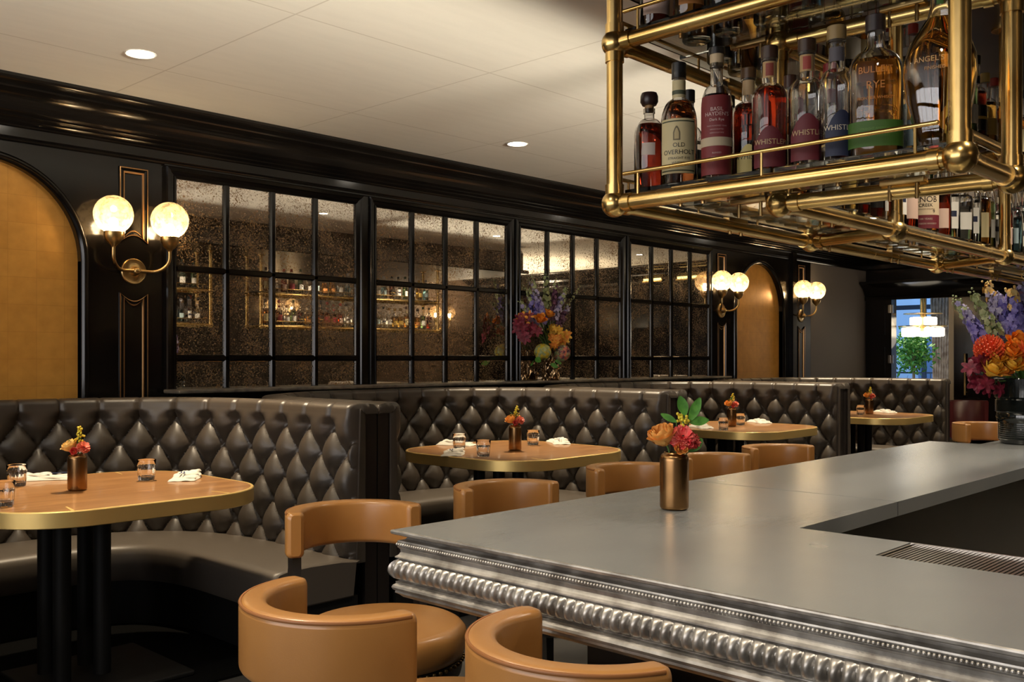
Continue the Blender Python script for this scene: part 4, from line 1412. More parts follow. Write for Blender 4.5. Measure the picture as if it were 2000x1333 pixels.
# ================================================================== brass bottle racks
L0z, L1z = H + 0.375, H + 0.765
SH = 0.034                      # shelf surface over the tube axis
TR = 0.0175
def rack(name, label, nodes, edges, posts, shelves, rails, loc, R_=0.019):
    root = thing(name, label, 'bottle rack', loc)
    lx, ly = loc[0], loc[1]
    def w(p, z): return Vector((p[0] - lx, p[1] - ly, z))
    for z in (L0z, L1z):
        for a, b in edges:
            p, q = w(nodes[a], z), w(nodes[b], z)
            mb = MB(); mb.cyl(p, q, R_, seg=24)
            d = (q - p).normalized()
            for e, s in ((p, 1), (q, -1)):
                c = e + d * s * 0.034
                mb.cyl(c, c + d * s * 0.020, R_ + 0.0035, seg=24)
            mb.build('rail_tube', MT['brass'], root)
        for n, p in nodes.items():
            mb = MB(); c = w(p, z)
            mb.ball(c, 0.0325, 24)
            mb.cyl(c + Vector((0, 0, 0.02)), c + Vector((0, 0, 0.046)), R_ + 0.004, seg=24)
            if z == L1z: mb.cyl(c - Vector((0, 0, 0.046)), c - Vector((0, 0, 0.02)), R_ + 0.004, seg=24)
            mb.build('ball_joint', MT['brass'], root)
    for n in posts:
        mb = MB(); mb.cyl(w(nodes[n], L0z), w(nodes[n], SOF_Z), R_ + 0.0008, seg=24)
        mb.lathe([(0.045, SOF_Z - 0.008), (0.045, SOF_Z)], 24, M=Matrix.Translation(w(nodes[n], 0)))
        mb.build('upright_tube', MT['brass'], root)
    for z in (L0z, L1z):
        for x0, y0, x1, y1 in shelves:
            mb = MB(); mb.box((x0 - lx, y0 - ly, z + SH - 0.010), (x1 - lx, y1 - ly, z + SH - 0.0005))
            mb.build('glass_shelf', MT['shelf_glass'], root, 0)
            long_x = (x1 - x0) > (y1 - y0)
            n = max(2, int(max(x1 - x0, y1 - y0) / 0.5))
            for k in range(n):
                q = (k + 0.5) / n
                for s in (0, 1):
                    if long_x: c = (x0 + (x1 - x0) * q - lx, (y0 if s == 0 else y1) - ly)
                    else: c = ((x0 if s == 0 else x1) - lx, y0 + (y1 - y0) * q - ly)
                    e = (0.05, 0.012) if long_x else (0.012, 0.05)
                    mb = MB(); mb.rbox((c[0] - e[0], c[1] - e[1], z + 0.010), (c[0] + e[0], c[1] + e[1], z + SH - 0.0105), 0.003)
                    for t_ in (-1, 1):
                        cc_ = (c[0] + (t_ * 0.03 if long_x else 0), c[1] + (0 if long_x else t_ * 0.03))
                        mb.cyl((cc_[0], cc_[1], z - 0.024), (cc_[0], cc_[1], z + 0.012), 0.0045, seg=8)
                    mb.build('shelf_clip', MT['old_brass'], root)
        for (p, q) in rails:
            a, b = w(p, z + 0.068), w(q, z + 0.068)
            mb = MB(); mb.cyl(a, b, 0.0048, seg=12); mb.ball(a, 0.0052, 10); mb.ball(b, 0.0052, 10)
            L = (b - a).length
            n = max(2, int(round(L / 0.32)) + 1)
            for k in range(n):
                c = a + (b - a) * ((0.04 + (L - 0.08) * k / (n - 1)) / L)
                mb.cyl(c - Vector((0, 0, 0.064)), c, 0.0034, seg=8)
            mb.build('guard_rail', MT['brass'], root)
    return root
N1 = {'A': (1.87, 1.422), 'B': (1.87, 0.636), 'C': (2.145, 1.150), 'K': (2.175, 0.636), 'D': (2.92, 1.455), 'Fq': (2.84, 1.147),
      'E': (4.02, 1.455), 'G': (3.84, 1.147), 'I': (5.55, 1.455), 'J': (5.55, 1.147)}
N1['A'] = (1.87, 1.440)
E1 = [('A', 'B'), ('B', 'K'), ('C', 'K'), ('A', 'D'), ('D', 'E'), ('E', 'I'), ('C', 'Fq'), ('Fq', 'G'), ('G', 'J'), ('D', 'Fq'), ('E', 'G'), ('I', 'J')]
rack('brass_bottle_rack', 'polished brass tube rack hung over the bar, holding bottles on glass shelves', N1, E1, ['A', 'B', 'C', 'K', 'Fq', 'G', 'I', 'J'],
     [(1.885, 0.66, 2.145, 1.42), (2.150, 1.165, 5.53, 1.440)],
     [((1.862, 1.405), (1.862, 0.675)), ((1.91, 1.458), (5.5, 1.458))], (1.87, 1.44, L0z))
bpy.data.objects['brass_bottle_rack'].location.z = 0
N2 = {'A': (6.2, 1.455), 'B': (6.2, 1.147), 'C': (7.6, 1.455), 'D': (7.6, 1.147), 'E': (9.0, 1.455), 'Fq': (9.0, 1.147)}
rack('brass_bottle_rack', 'second brass tube rack farther along the bar, seen in the mirrors', N2,
     [('A', 'B'), ('A', 'C'), ('B', 'D'), ('C', 'E'), ('D', 'Fq'), ('E', 'Fq'), ('C', 'D')], ['A', 'B', 'C', 'E', 'Fq'],
     [(6.215, 1.165, 8.985, 1.440)], [((6.24, 1.458), (8.96, 1.458))], (6.2, 1.455, 0))

# ------------------------------------------------------------------ bottles
_txt = {}
def text_mesh(body, size, align='CENTER'):
    key = (body, size)
    if key in _txt: return _txt[key]
    c = bpy.data.curves.new('lettering', 'FONT')
    c.body = body; c.size = size; c.align_x = align; c.resolution_u = 3
    o = bpy.data.objects.new('lettering', c)
    COL.objects.link(o)
    bpy.context.view_layer.update()
    dg = bpy.context.evaluated_depsgraph_get()
    me = o.evaluated_get(dg).to_mesh()
    v = [tuple(p.co) for p in me.vertices]; f = [tuple(p.vertices) for p in me.polygons]
    o.evaluated_get(dg).to_mesh_clear()
    bpy.data.objects.remove(o); bpy.data.curves.remove(c)
    _txt[key] = (v, f)
    return v, f

LIQ = {}
def liquid(c):
    if c not in LIQ:
        LIQ[c] = pm('spirit_%s' % c, dict(amber=(0.92, 0.36, 0.05), dark=(0.30, 0.03, 0.012), orange=(1.0, 0.50, 0.09), red=(0.65, 0.06, 0.015),
                                          clear=(0.97, 0.98, 0.97), green=(0.35, 0.6, 0.25), honey=(0.92, 0.55, 0.12), blue=(0.3, 0.62, 0.75), brown=(0.45, 0.14, 0.04))[c],
                    0.0, 0, Transmission_Weight=0.86 if c != 'clear' else 1.0, IOR=1.36)
    return LIQ[c]
LAB = {}
def labm(col, rough=0.6, metal=0.0):
    if col not in LAB: LAB[col] = pm('bottle_label', col, rough, metal)
    return LAB[col]

def section(prof, ang0, ang1, za, zb, sx, sy, off=0.0006, seg=20, top=None):
    """a patch of the outer surface between two heights, angle 0 faces local -Y"""
    rs = [(z, r) for r, z in prof]
    def rad(z):
        for (z0, r0), (z1, r1) in zip(rs, rs[1:]):
            if z0 <= z <= z1 and z1 > z0: return r0 + (r1 - r0) * (z - z0) / (z1 - z0)
        return rs[-1][1]
    G = []
    nz = 8
    for i in range(seg + 1):
        q = i / seg
        a = R(ang0 + (ang1 - ang0) * q)
        zt = zb if top is None else za + (zb - za) * top(q)
        row = []
        for k in range(nz + 1):
            z = za + (zt - za) * k / nz
            r = rad(z) + off
            row.append((sx * r * math.sin(a), -sy * r * math.cos(a), z))
        G.append(row)
    return G, rad

def make_bottle(name, spec):
    """spec: prof outer profile, sx, sy flattening, liq colour, fill height, cap, labels, text"""
    root = thing(name, '', 'bottle')
    prof = spec['prof']; sx, sy = spec.get('s', (1, 1)); seg = spec.get('seg', 32)
    T = Matrix.Diagonal((sx, sy, 1, 1))
    t = 0.0022
    inner = [(max(0.0008, r - t), z + (0.006 if i == 0 else 0)) for i, (r, z) in enumerate(prof)]
    inner = [(r, max(z, 0.007)) for r, z in inner]
    mb = MB()
    if spec.get('shell', True):
        full = [(0.0005, 0.0)] + prof + [(inner[-1][0], prof[-1][1])] + inner[::-1] + [(0.0005, 0.007)]
        mb.lathe(full, seg, M=T, cap0=False, cap1=False)
    else:
        mb.lathe([(0.0005, 0.0)] + prof + [(0.0005, prof[-1][1])], seg, M=T, cap0=False, cap1=False)
    mb.build('glass_body', spec.get('glass', MT['glass']), root, 60)
    if spec.get('liq') and spec.get('shell', True):
        fz = spec['fill']
        lp = []
        for (r0, z0), (r1, z1) in zip(inner, inner[1:]):
            lp.append((r0 - 0.0003, z0 + 0.0003))
            if z1 >= fz:
                if z1 > z0: lp.append((r0 + (r1 - r0) * (fz - z0) / (z1 - z0) - 0.0003, fz))
                break
        mb = MB(); mb.lathe([(0.0004, lp[0][1])] + lp + [(0.0004, fz)], seg, M=T, cap0=False, cap1=False)
        mb.build('liquid', liquid(spec['liq']), root, 60)
    z1 = prof[-1][1]
    for (cr, z_a, z_b, col, kind) in spec.get('cap', []):
        mb = MB()
        if kind == 'ball':
            h_ = (z_b - z_a)
            mb.lathe([(0.0005, z_a), (cr * 0.8, z_a), (cr, z_a + h_ * 0.25), (cr * 0.98, z_a + h_ * 0.7), (cr * 0.85, z_b - 0.002), (0.0005, z_b)], 20)
        else:
            mb.lathe([(0.0005, z_a), (cr, z_a), (cr, z_b - 0.0015), (cr - 0.0015, z_b), (0.0005, z_b)], 20)
        mb.build('stopper' if kind == 'ball' else 'cap', labm(col, 0.35), root, 40)
    for lb in spec.get('labels', []):
        a0, a1, za, zb, col = lb[:5]
        G, _ = section(prof, a0, a1, za, zb, sx, sy, top=lb[5] if len(lb) > 5 else None, off=lb[6] if len(lb) > 6 else 0.0006)
        mb = MB(); mb.grid(G); mb.build('label', labm(col), root, 60)
    for tx in spec.get('text', []):
        body, size, z, col = tx[:4]
        a0 = tx[4] if len(tx) > 4 else 0
        v, f = text_mesh(body, size)
        _, rad = section(prof, 0, 1, 0, 0.01, sx, sy)
        out = []
        for x, y, _z in v:
            r = rad(z + y) + (tx[5] if len(tx) > 5 else 0.0012)
            rr = r * (sx if abs(sx - sy) > 0.01 else 1)
            a = x / rr + R(a0)
            out.append((sx * r * math.sin(a), -sy * r * math.cos(a), z + y))
        mb = MB(); mb.add(out, f); mb.build('lettering', labm(col, 0.5), root, 0)
    return root

def std(r, hb, rn, h, sh=0.03, foot=0.003):
    """straight body, rounded shoulder, neck"""
    p = [(r - foot, 0.0), (r, 0.004), (r, hb)]
    for k in range(1, 8):
        a = PI / 2 * k / 7
        p.append((r - (r - rn) * (1 - math.cos(a)) if False else rn + (r - rn) * math.cos(a), hb + sh * math.sin(a)))
    p += [(rn, h - 0.012), (rn + 0.002, h - 0.011), (rn + 0.002, h)]
    return p
DK, CREAM, GOLDC, MAR, NAVY, WHITE, BLACK, GREEN = (0.03, 0.012, 0.01), (0.62, 0.52, 0.28), (0.6, 0.40, 0.10), (0.12, 0.012, 0.018), (0.012, 0.018, 0.05), (0.75, 0.72, 0.64), (0.01, 0.01, 0.01), (0.045, 0.12, 0.012)
arch = lambda q: 0.55 + 0.45 * math.sin(PI * q)
SZ0 = L0z + SH
hero = [
 # name spec x Y(px) 
 ('whiskey_bottle', dict(prof=std(0.037, 0.135, 0.0125, 0.205, 0.045), liq='dark', fill=0.165, cap=[(0.011, 0.198, 0.214, (0.45, 0.25, 0.10), 'c'), (0.022, 0.214, 0.246, DK, 'ball')],
      labels=[(-28, 22, 0.085, 0.115, (0.60, 0.50, 0.42))]), 1.955, 1268, 'round dark whiskey bottle with a ball stopper at the left end of the lower shelf'),
 ('rye_bottle', dict(prof=std(0.0435, 0.150, 0.0155, 0.275, 0.062), liq='brown', fill=0.205, cap=[(0.0175, 0.262, 0.300, BLACK, 'c')],
      labels=[(-66, 58, 0.028, 0.158, CREAM), (-62, 54, 0.033, 0.036, (0.05, 0.06, 0.03), None, 0.0009), (-62, 54, 0.150, 0.153, (0.05, 0.06, 0.03), None, 0.0009),
              (-18, 4, 0.106, 0.140, (0.16, 0.13, 0.07), arch, 0.001), (-14, 0, 0.109, 0.135, (0.50, 0.40, 0.2), arch, 0.0013), (-80, 80, 0.214, 0.256, CREAM), (-80, 80, 0.222, 0.232, (0.08, 0.09, 0.05), None, 0.001)],
      text=[('OLD', 0.0145, 0.090, BLACK), ('OVERHOLT', 0.0155, 0.073, BLACK), ('STRAIGHT RYE', 0.0082, 0.061, BLACK), ('WHISKEY', 0.0082, 0.050, BLACK)]), 1.955, 1326, 'tall rye bottle with cream OLD OVERHOLT label and black cap'),
 ('dark_rye_bottle', dict(prof=std(0.036, 0.175, 0.014, 0.275, 0.05), liq='dark', fill=0.20, cap=[(0.016, 0.268, 0.300, (0.55, 0.42, 0.25), 'c'), (0.019, 0.296, 0.312, BLACK, 'c')],
      labels=[(-75, 62, 0.012, 0.195, (0.18, 0.02, 0.022)), (-78, 66, 0.078, 0.098, (0.52, 0.42, 0.28), None, 0.0012)],
      text=[('BASIL', 0.0125, 0.158, (0.65, 0.5, 0.45)), ("HAYDEN'S", 0.0125, 0.147, (0.65, 0.5, 0.45)), ('Dark Rye', 0.009, 0.135, (0.65, 0.5, 0.45)), ('TWO HUNDRED YEARS', 0.0045, 0.122, (0.5, 0.35, 0.33)),
            ('HANDCRAFTED', 0.0045, 0.114, (0.5, 0.35, 0.33)), ('KENTUCKY RYE', 0.0045, 0.106, (0.5, 0.35, 0.33)), ('BLENDED', 0.005, 0.060, (0.5, 0.35, 0.33)), ('WITH PORT', 0.005, 0.050, (0.5, 0.35, 0.33))]), 1.952, 1400, "tall bottle in a wine-red paper wrap lettered BASIL HAYDEN'S"),
 ('whiskey_bottle', dict(prof=std(0.040, 0.155, 0.015, 0.252, 0.035), liq='red', fill=0.182, cap=[(0.018, 0.245, 0.270, (0.10, 0.05, 0.02), 'c'), (0.0175, 0.262, 0.268, GOLDC, 'c')],
      labels=[(-40, 40, 0.010, 0.085, (0.62, 0.50, 0.18), arch), (-60, 60, 0.205, 0.24, (0.5, 0.33, 0.16))],
      text=[('WHISTLEPIG', 0.0165, 0.050, (0.03, 0.02, 0.01), 24)]), 2.02, 1462, 'reddish whiskey bottle with a yellow label, just right of the wine-red wrapped bottle'),
 ('whiskey_bottle', dict(prof=std(0.0385, 0.165, 0.016, 0.262, 0.035), liq='red', fill=0.190, cap=[(0.019, 0.256, 0.284, (0.05, 0.025, 0.015), 'c')],
      labels=[(-58, 62, 0.010, 0.100, MAR, arch), (-60, 60, 0.212, 0.248, (0.45, 0.28, 0.12)), (-30, 30, 0.216, 0.244, (0.25, 0.05, 0.03), None, 0.001)],
      text=[('WHISTLEPIG', 0.0165, 0.060, (0.5, 0.36, 0.18), 14)]), 1.95, 1503, 'whiskey bottle with red spirit and a maroon arched label'),
 ('whiskey_bottle', dict(prof=std(0.0385, 0.160, 0.016, 0.258, 0.035), liq='clear', fill=0.06, cap=[(0.019, 0.252, 0.280, (0.05, 0.025, 0.015), 'c')],
      labels=[(-58, 62, 0.012, 0.112, MAR, arch), (-60, 60, 0.208, 0.244, (0.45, 0.28, 0.12)), (-30, 30, 0.212, 0.240, (0.35, 0.06, 0.04), None, 0.001)],
      text=[('WHISTLEPIG', 0.0165, 0.066, (0.5, 0.36, 0.18), 16)]), 1.95, 1576, 'nearly empty clear bottle with a maroon arched label'),
 ('whiskey_bottle', dict(prof=std(0.036, 0.160, 0.017, 0.268, 0.040), liq='clear', fill=0.04, cap=[(0.020, 0.262, 0.292, (0.30, 0.20, 0.08), 'c')],
      labels=[(-38, 74, 0.012, 0.108, NAVY, arch), (-60, 60, 0.215, 0.245, (0.10, 0.09, 0.10))],
      text=[('WHISTLEPIG', 0.0155, 0.066, (0.55, 0.48, 0.36), 24)]), 1.95, 1634, 'clear bottle with a near-black arched label beside the green-labelled flask'),
 ('rye_flask', dict(prof=[(0.046, 0.0), (0.050, 0.006), (0.050, 0.175), (0.048, 0.195), (0.042, 0.210), (0.032, 0.220), (0.022, 0.226), (0.017, 0.235), (0.016, 0.262), (0.018, 0.264), (0.018, 0.270)], s=(1.06, 0.62), liq='orange', fill=0.205,
      cap=[(0.020, 0.262, 0.296, (0.03, 0.02, 0.02), 'c')],
      labels=[(-92, 92, 0.022, 0.075, GREEN)],
      text=[('BULLEIT', 0.020, 0.172, (0.62, 0.22, 0.04), 0), ('RYE', 0.022, 0.140, (0.62, 0.22, 0.04), 0), ('FRONTIER WHISKEY', 0.0085, 0.118, (0.62, 0.22, 0.04)), ('STRAIGHT AMERICAN', 0.0065, 0.056, (0.10, 0.22, 0.03)), ('RYE MASH WHISKEY', 0.0065, 0.042, (0.10, 0.22, 0.03))]), 1.955, 1710, 'broad flask of orange rye with a green label band'),
 ('bourbon_bottle', dict(prof=[(0.034, 0.0), (0.040, 0.006), (0.048, 0.05), (0.058, 0.10), (0.064, 0.15), (0.062, 0.185), (0.052, 0.215), (0.036, 0.240), (0.022, 0.262), (0.017, 0.285), (0.016, 0.345), (0.019, 0.348), (0.019, 0.356)], s=(1.06, 0.58), liq='orange', fill=0.262,
      cap=[(0.021, 0.35, 0.385, (0.35, 0.22, 0.10), 'c')],
      labels=[(-20, 20, 0.285, 0.34, GREEN)],
      text=[("ANGEL'S ENVY", 0.0155, 0.168, (0.60, 0.34, 0.12)), ('FINISHED RYE', 0.0095, 0.152, (0.55, 0.28, 0.10))]), 1.955, 1836, 'large pear-shaped bourbon bottle beside the right corner upright'),
]
def face_cam(x, y):
    return math.atan2(-x, y) if False else math.atan2(y, x) - PI / 2
for name, spec, X, px, lab in hero:
    t = (px - 1000) / F
    Yq = X * (ST - CT * t) / (CT + ST * t)
    o = make_bottle(name, spec)
    o.location = (X, Yq, SZ0)
    o.rotation_euler = (0, 0, math.atan2(Yq, X) - PI / 2)
    o['label'] = lab; o['group'] = 'spirit bottles on the near end of the rack'

# everyday bottle types for the rest of the shelves
def spc(r, hb, rn, h, liq, fill, capc, lab, nlab=None, s=(1, 1), sh=0.03, seg=16):
    return dict(prof=std(r, hb, rn, h, sh), liq=liq, fill=fill, cap=[(rn + 0.003, h - 0.012, h + 0.022, capc, 'c')], labels=lab + ([(-85, 85, hb + sh + 0.012, hb + sh + 0.038, nlab)] if nlab else []), s=s, seg=seg)
TYPES = [
 ('tall clear bottle, white label', 'bottle', spc(0.036, 0.165, 0.013, 0.275, 'clear', 0.15, BLACK, [(-62, 62, 0.035, 0.125, WHITE), (-50, 50, 0.075, 0.095, NAVY, None, 0.001)])),
 ('amber bottle, cream label', 'bottle', spc(0.038, 0.155, 0.014, 0.265, 'amber', 0.17, (0.06, 0.02, 0.01), [(-60, 60, 0.03, 0.12, CREAM)], CREAM)),
 ('red aperitif bottle, pale label', 'bottle', spc(0.036, 0.15, 0.014, 0.27, 'red', 0.16, (0.5, 0.05, 0.03), [(-60, 60, 0.03, 0.10, (0.6, 0.42, 0.33))])),
 ('clear squat bottle, wooden stopper', 'bottle', spc(0.040, 0.15, 0.016, 0.23, 'clear', 0.12, (0.45, 0.28, 0.13), [(-45, 45, 0.04, 0.10, WHITE)], sh=0.015)),
 ('dark bottle, black label', 'bottle', spc(0.037, 0.16, 0.014, 0.28, 'dark', 0.17, BLACK, [(-70, 70, 0.03, 0.12, BLACK), (-60, 60, 0.07, 0.08, GOLDC, None, 0.001)], BLACK)),
 ('honey-coloured bottle, gold label', 'bottle', spc(0.041, 0.14, 0.014, 0.24, 'honey', 0.15, GOLDC, [(-55, 55, 0.03, 0.09, GOLDC)])),
 ('green bottle, white label', 'bottle', spc(0.035, 0.17, 0.013, 0.285, 'green', 0.18, (0.02, 0.06, 0.02), [(-60, 60, 0.04, 0.11, WHITE)])),
 ('pale blue gin bottle', 'bottle', spc(0.039, 0.15, 0.015, 0.255, 'blue', 0.14, (0.5, 0.5, 0.52), [(-40, 40, 0.04, 0.10, (0.45, 0.6, 0.62))])),
 ('brown bottle, wine-red label', 'bottle', spc(0.038, 0.15, 0.014, 0.26, 'brown', 0.16, (0.3, 0.02, 0.02), [(-60, 60, 0.03, 0.11, (0.22, 0.02, 0.025))], (0.22, 0.02, 0.025))),
 ('orange liqueur bottle, dark cap', 'bottle', spc(0.040, 0.13, 0.015, 0.24, 'orange', 0.15, BLACK, [(-50, 50, 0.03, 0.08, (0.5, 0.2, 0.05))], sh=0.05)),
]
protos = [None] * len(TYPES)
def place_type(k, x, y, z, rz, lab, grp, sc=1.0):
    if protos[k] is None:
        protos[k] = make_bottle('spirit_bottle', TYPES[k][2])
        o = protos[k]
    else: o = copy_tree(protos[k])
    o.location = (x, y, z); o.rotation_euler = (0, 0, rz); o.scale = (sc, sc, sc); o['label'] = lab; o['group'] = grp
rb = random.Random(11)
ORD = ['first', 'second', 'third', 'fourth', 'fifth', 'sixth', 'seventh', 'eighth', 'ninth', 'tenth', 'eleventh', 'twelfth', 'thirteenth', 'fourteenth', 'fifteenth', 'sixteenth', 'seventeenth', 'eighteenth', 'nineteenth', 'twentieth']
ORD += ['twenty-' + w for w in ORD[:9]] + ['thirtieth'] + ['thirty-' + w for w in ORD[:9]]
def row(z, fn, n, desc, grp, seq=None, jit=0.006, scs=(0.92, 1.06)):
    for i in range(n):
        x, y, rz = fn(i)
        k = seq[i % len(seq)] if seq else rb.randrange(len(TYPES))
        place_type(k, x + rb.uniform(-jit, jit), y + rb.uniform(-jit, jit), z, rz + rb.uniform(-.25, .25), '%s, %s from the %s' % (TYPES[k][0], ORD[i], desc), grp, rb.uniform(*scs))
LO, UP = L0z + SH, L1z + SH
# second line behind the hero bottles, and the upper shelf of the near end
row(LO, lambda i: (2.075, 1.36 - 0.094 * i, -PI / 4), 7, 'left, behind the front whiskeys', 'bottles behind the front row of whiskeys', [0, 0, 3, 1, 8, 3, 7], scs=(0.86, 0.95))
row(UP, lambda i: (1.945, 1.37 - 0.096 * i, -PI / 4), 7, 'left, near upper shelf, front', 'bottles on the near upper shelf', [2, 9, 8, 4, 0, 5, 3])
row(UP, lambda i: (2.07, 1.34 - 0.10 * i, -PI / 4), 7, 'left, near upper shelf, back', 'bottles at the back of the near upper shelf')
# the long arm: lower shelf in two lines (the inner one faces the camera)
def knob():
    s = spc(0.043, 0.155, 0.016, 0.235, 'amber', 0.165, BLACK, [], s=(1.0, 0.72), sh=0.02, seg=24)
    s['labels'] = [(-78, 78, 0.012, 0.056, (0.14, 0.012, 0.02)), (-78, 78, 0.056, 0.150, (0.60, 0.47, 0.30))]
    s['text'] = [('KNOB', 0.027, 0.098, (0.02, 0.012, 0.01)), ('CREEK', 0.015, 0.083, (0.02, 0.012, 0.01)), ('9', 0.016, 0.062, (0.02, 0.012, 0.01), 34), ('KENTUCKY STRAIGHT', 0.006, 0.073, (0.2, 0.12, 0.08)),
                 ('100 YEARS', 0.009, 0.040, (0.5, 0.38, 0.3)), ('BOURBON WHISKEY', 0.008, 0.025, (0.5, 0.38, 0.3))]
    s['labels'].append((-40, 40, 0.165, 0.1651, WHITE))
    s['labels'].pop()
    return s
kb = P(1806, 400, Y=1.205)
kx = [kb.x]
o = make_bottle('bourbon_bottle', knob()); o.location = (kb.x, 1.205, LO); o.rotation_euler = (0, 0, math.atan2(1.205, kb.x) - PI / 2 + 0.12)
o['label'] = 'square bourbon bottle with tan KNOB CREEK label behind the inner brass tube'
seq = [4, 4, 0, 3, None, 2, 0, 3, 8, 0, 6, 2, 0, 3, 1, 0]
xs = kb.x
k = 0
for i in range(36):
    x = 2.24 + 0.094 * i
    if abs(x - kb.x) < 0.085: continue
    t_ = [4, 8, 0, 3, 5, 4, 4, 0, 0, 2, 0, 3, 2, 0, 3, 0, 1, 6, 0, 2, 7, 0][i % 22]
    place_type(t_, x, 1.208 + rb.uniform(-.006, .006), LO, math.atan2(1.2, x) - PI / 2 + rb.uniform(-.3, .3), '%s, %s from the corner, lower shelf, bar side' % (TYPES[t_][0], ORD[i]), 'bottles on the bar side of the long arm', rb.uniform(.93, 1.05))
row(LO, lambda i: (2.20 + 0.096 * i, 1.325, rb.uniform(0, 6)), 0, '', '')
row(LO, lambda i: (2.22 + 0.097 * i, 1.395, PI + rb.uniform(-.4, .4)), 34, 'corner, lower shelf, booth side', 'bottles on the booth side of the long arm')
row(UP, lambda i: (2.24 + 0.10 * i, 1.215, rb.uniform(-.6, 0)), 32, 'corner, long upper shelf, bar side', 'bottles on the long upper shelf')
row(UP, lambda i: (2.26 + 0.13 * i, 1.39, PI + rb.uniform(-.4, .4)), 25, 'corner, long upper shelf, booth side', 'bottles on the booth side of the long upper shelf')
row(LO, lambda i: (6.30 + 0.10 * i, 1.38, PI + rb.uniform(-.4, .4)), 27, 'near end, far rack, lower shelf', 'bottles on the second rack')
row(UP, lambda i: (6.32 + 0.12 * i, 1.38, PI + rb.uniform(-.4, .4)), 22, 'near end, far rack, upper shelf', 'bottles on the upper shelf of the second rack')

# ================================================================== flowers
def petal_patch(mb, M, w, l, cup, curl, n=6, m=5, ruffle=0.0, mi=0, ph=0.0):
    """petal rising along +Z from the origin, facing outwards +Y"""
    G = []
    for i in range(m + 1):
        u = i / m * 2 - 1
        row = []
        for j in range(n + 1):
            q = j / n
            ww = w * math.sin(PI * (0.12 + 0.70 * q)) ** 0.8
            a = u * cup
            x = ww / cup * math.sin(a) if cup > 0.01 else ww * u
            y = -ww / max(cup, .01) * (1 - math.cos(a)) + l * 0.42 * math.sin(PI * q * 0.55) + curl * l * max(0, q - 0.6) ** 1.5 * 4
            z = l * q * (1 - 0.10 * u * u * q) - curl * l * 0.5 * max(0, q - 0.75)
            if ruffle: y += ruffle * math.sin(7 * u + ph) * q * q; z += ruffle * 0.6 * math.sin(11 * u + ph * 2) * q
            row.append((x, y, z))
        G.append(row)
    mb.grid(G, mi, M)
def bloom_rose(mb, c, Rr, axis=(0, 0, 1), seed=1, mi=0, inner=None):
    rd = random.Random(seed)
    B = Matrix.Translation(Vector(c)) @ Vector(axis).normalized().to_track_quat('Z', 'Y').to_matrix().to_4x4()
    layers = [(3, 0.34, 1.45, 1.5, -0.05, -0.02), (4, 0.50, 1.45, 1.3, -0.04, 0.02), (5, 0.66, 1.42, 1.2, 0.0, 0.06), (5, 0.82, 1.36, 1.05, 0.06, 0.14), (5, 0.92, 1.22, 0.95, 0.16, 0.26)]
    for k, (n, w, l, cup, curl, tilt) in enumerate(layers):
        for i in range(n):
            a = 2 * PI * i / n + k * 0.7 + rd.uniform(-.15, .15)
            M = B @ Matrix.Rotation(a, 4, 'Z') @ Matrix.Translation((0, Rr * 0.05 * k, -Rr * 0.62 + 0.02 * Rr * k)) @ Matrix.Rotation(-tilt, 4, 'X')
            petal_patch(mb, M, Rr * w, Rr * l, cup, curl, 7, 6, 0.02 * Rr * (k > 2), mi if (inner is None or k > 1) else inner, rd.uniform(0, 6))
def bloom_carnation(mb, c, Rr, axis=(0, 0, 1), seed=1, n=70, mi=0):
    rd = random.Random(seed)
    B = Matrix.Translation(Vector(c)) @ Vector(axis).normalized().to_track_quat('Z', 'Y').to_matrix().to_4x4()
    for i in range(n):
        q = (i + 0.5) / n
        pol = math.acos(1 - q * 1.15) if q * 1.15 < 2 else PI
        a = i * 2.39996
        M = B @ Matrix.Rotation(a, 4, 'Z') @ Matrix.Rotation(-pol, 4, 'X')
        M = M @ Matrix.Translation((0, 0, Rr * 0.35))
        petal_patch(mb, M, Rr * rd.uniform(0.26, 0.36), Rr * rd.uniform(0.55, 0.72), 0.5, 0.1, 4, 6, 0.07 * Rr, mi, rd.uniform(0, 6))
def leaf(mb, p, d, L, W, roll=0.0, mi=0, bend=0.25):
    mb.grid(leaf_shape(L, W, bend, 8), mi, orient(p, d, roll))

def flower(name, label, cat, pos, axis, builder, mats, stem_to=None, group=None):
    """one cut flower: blossom and stem"""
    pos = Vector(pos)
    foot = Vector(stem_to)
    t = thing(name, label, cat, foot, 0, group)
    mb = MB(); builder(mb, pos - foot, axis)
    mb.build('blossom', mats, t, 60)
    mb = MB()
    d = pos - foot
    mb.tube([(0, 0, 0), tuple(d * 0.5 + Vector((0, 0, 0.12 * d.length))) if d.length > 0.05 else tuple(d * 0.5), tuple(d * 0.97)], 0.0022 if d.length < 0.2 else 0.0035, 6)
    mb.build('stem', MT['stem'], t)
    return t

def build_bud_vase():
    t = thing('copper_vase', '', 'vase')
    h, r = 0.157, 0.0395
    prof = [(0.0005, 0.0)] + [(r - 0.010 + 0.010 * math.sin(PI / 2 * k / 5), 0.010 - 0.010 * math.cos(PI / 2 * k / 5)) for k in range(6)]
    prof += [(r, 0.06), (r, h - 0.022)] + [(r - 0.010 * (1 - math.cos(PI / 2 * k / 6)), h - 0.022 + 0.018 * math.sin(PI / 2 * k / 6)) for k in range(1, 7)]
    prof += [(r - 0.012, h), (r - 0.014, h), (r - 0.014, h - 0.02), (r - 0.004, h - 0.03), (r - 0.003, 0.01), (0.0005, 0.008)]
    mb = MB(); mb.lathe(prof, 40, cap0=False, cap1=False); mb.build('vase_body', MT['copper'], t, 40)
    return t
bv = build_bud_vase()
RT = (ST, -CT)                       # the direction that reads as "to the right" from the tables' bar side
def off(p, r, u, f=0.0):
    return Vector((p[0] + r * ST + f * CT, p[1] - r * CT + f * ST, p[2] + u))
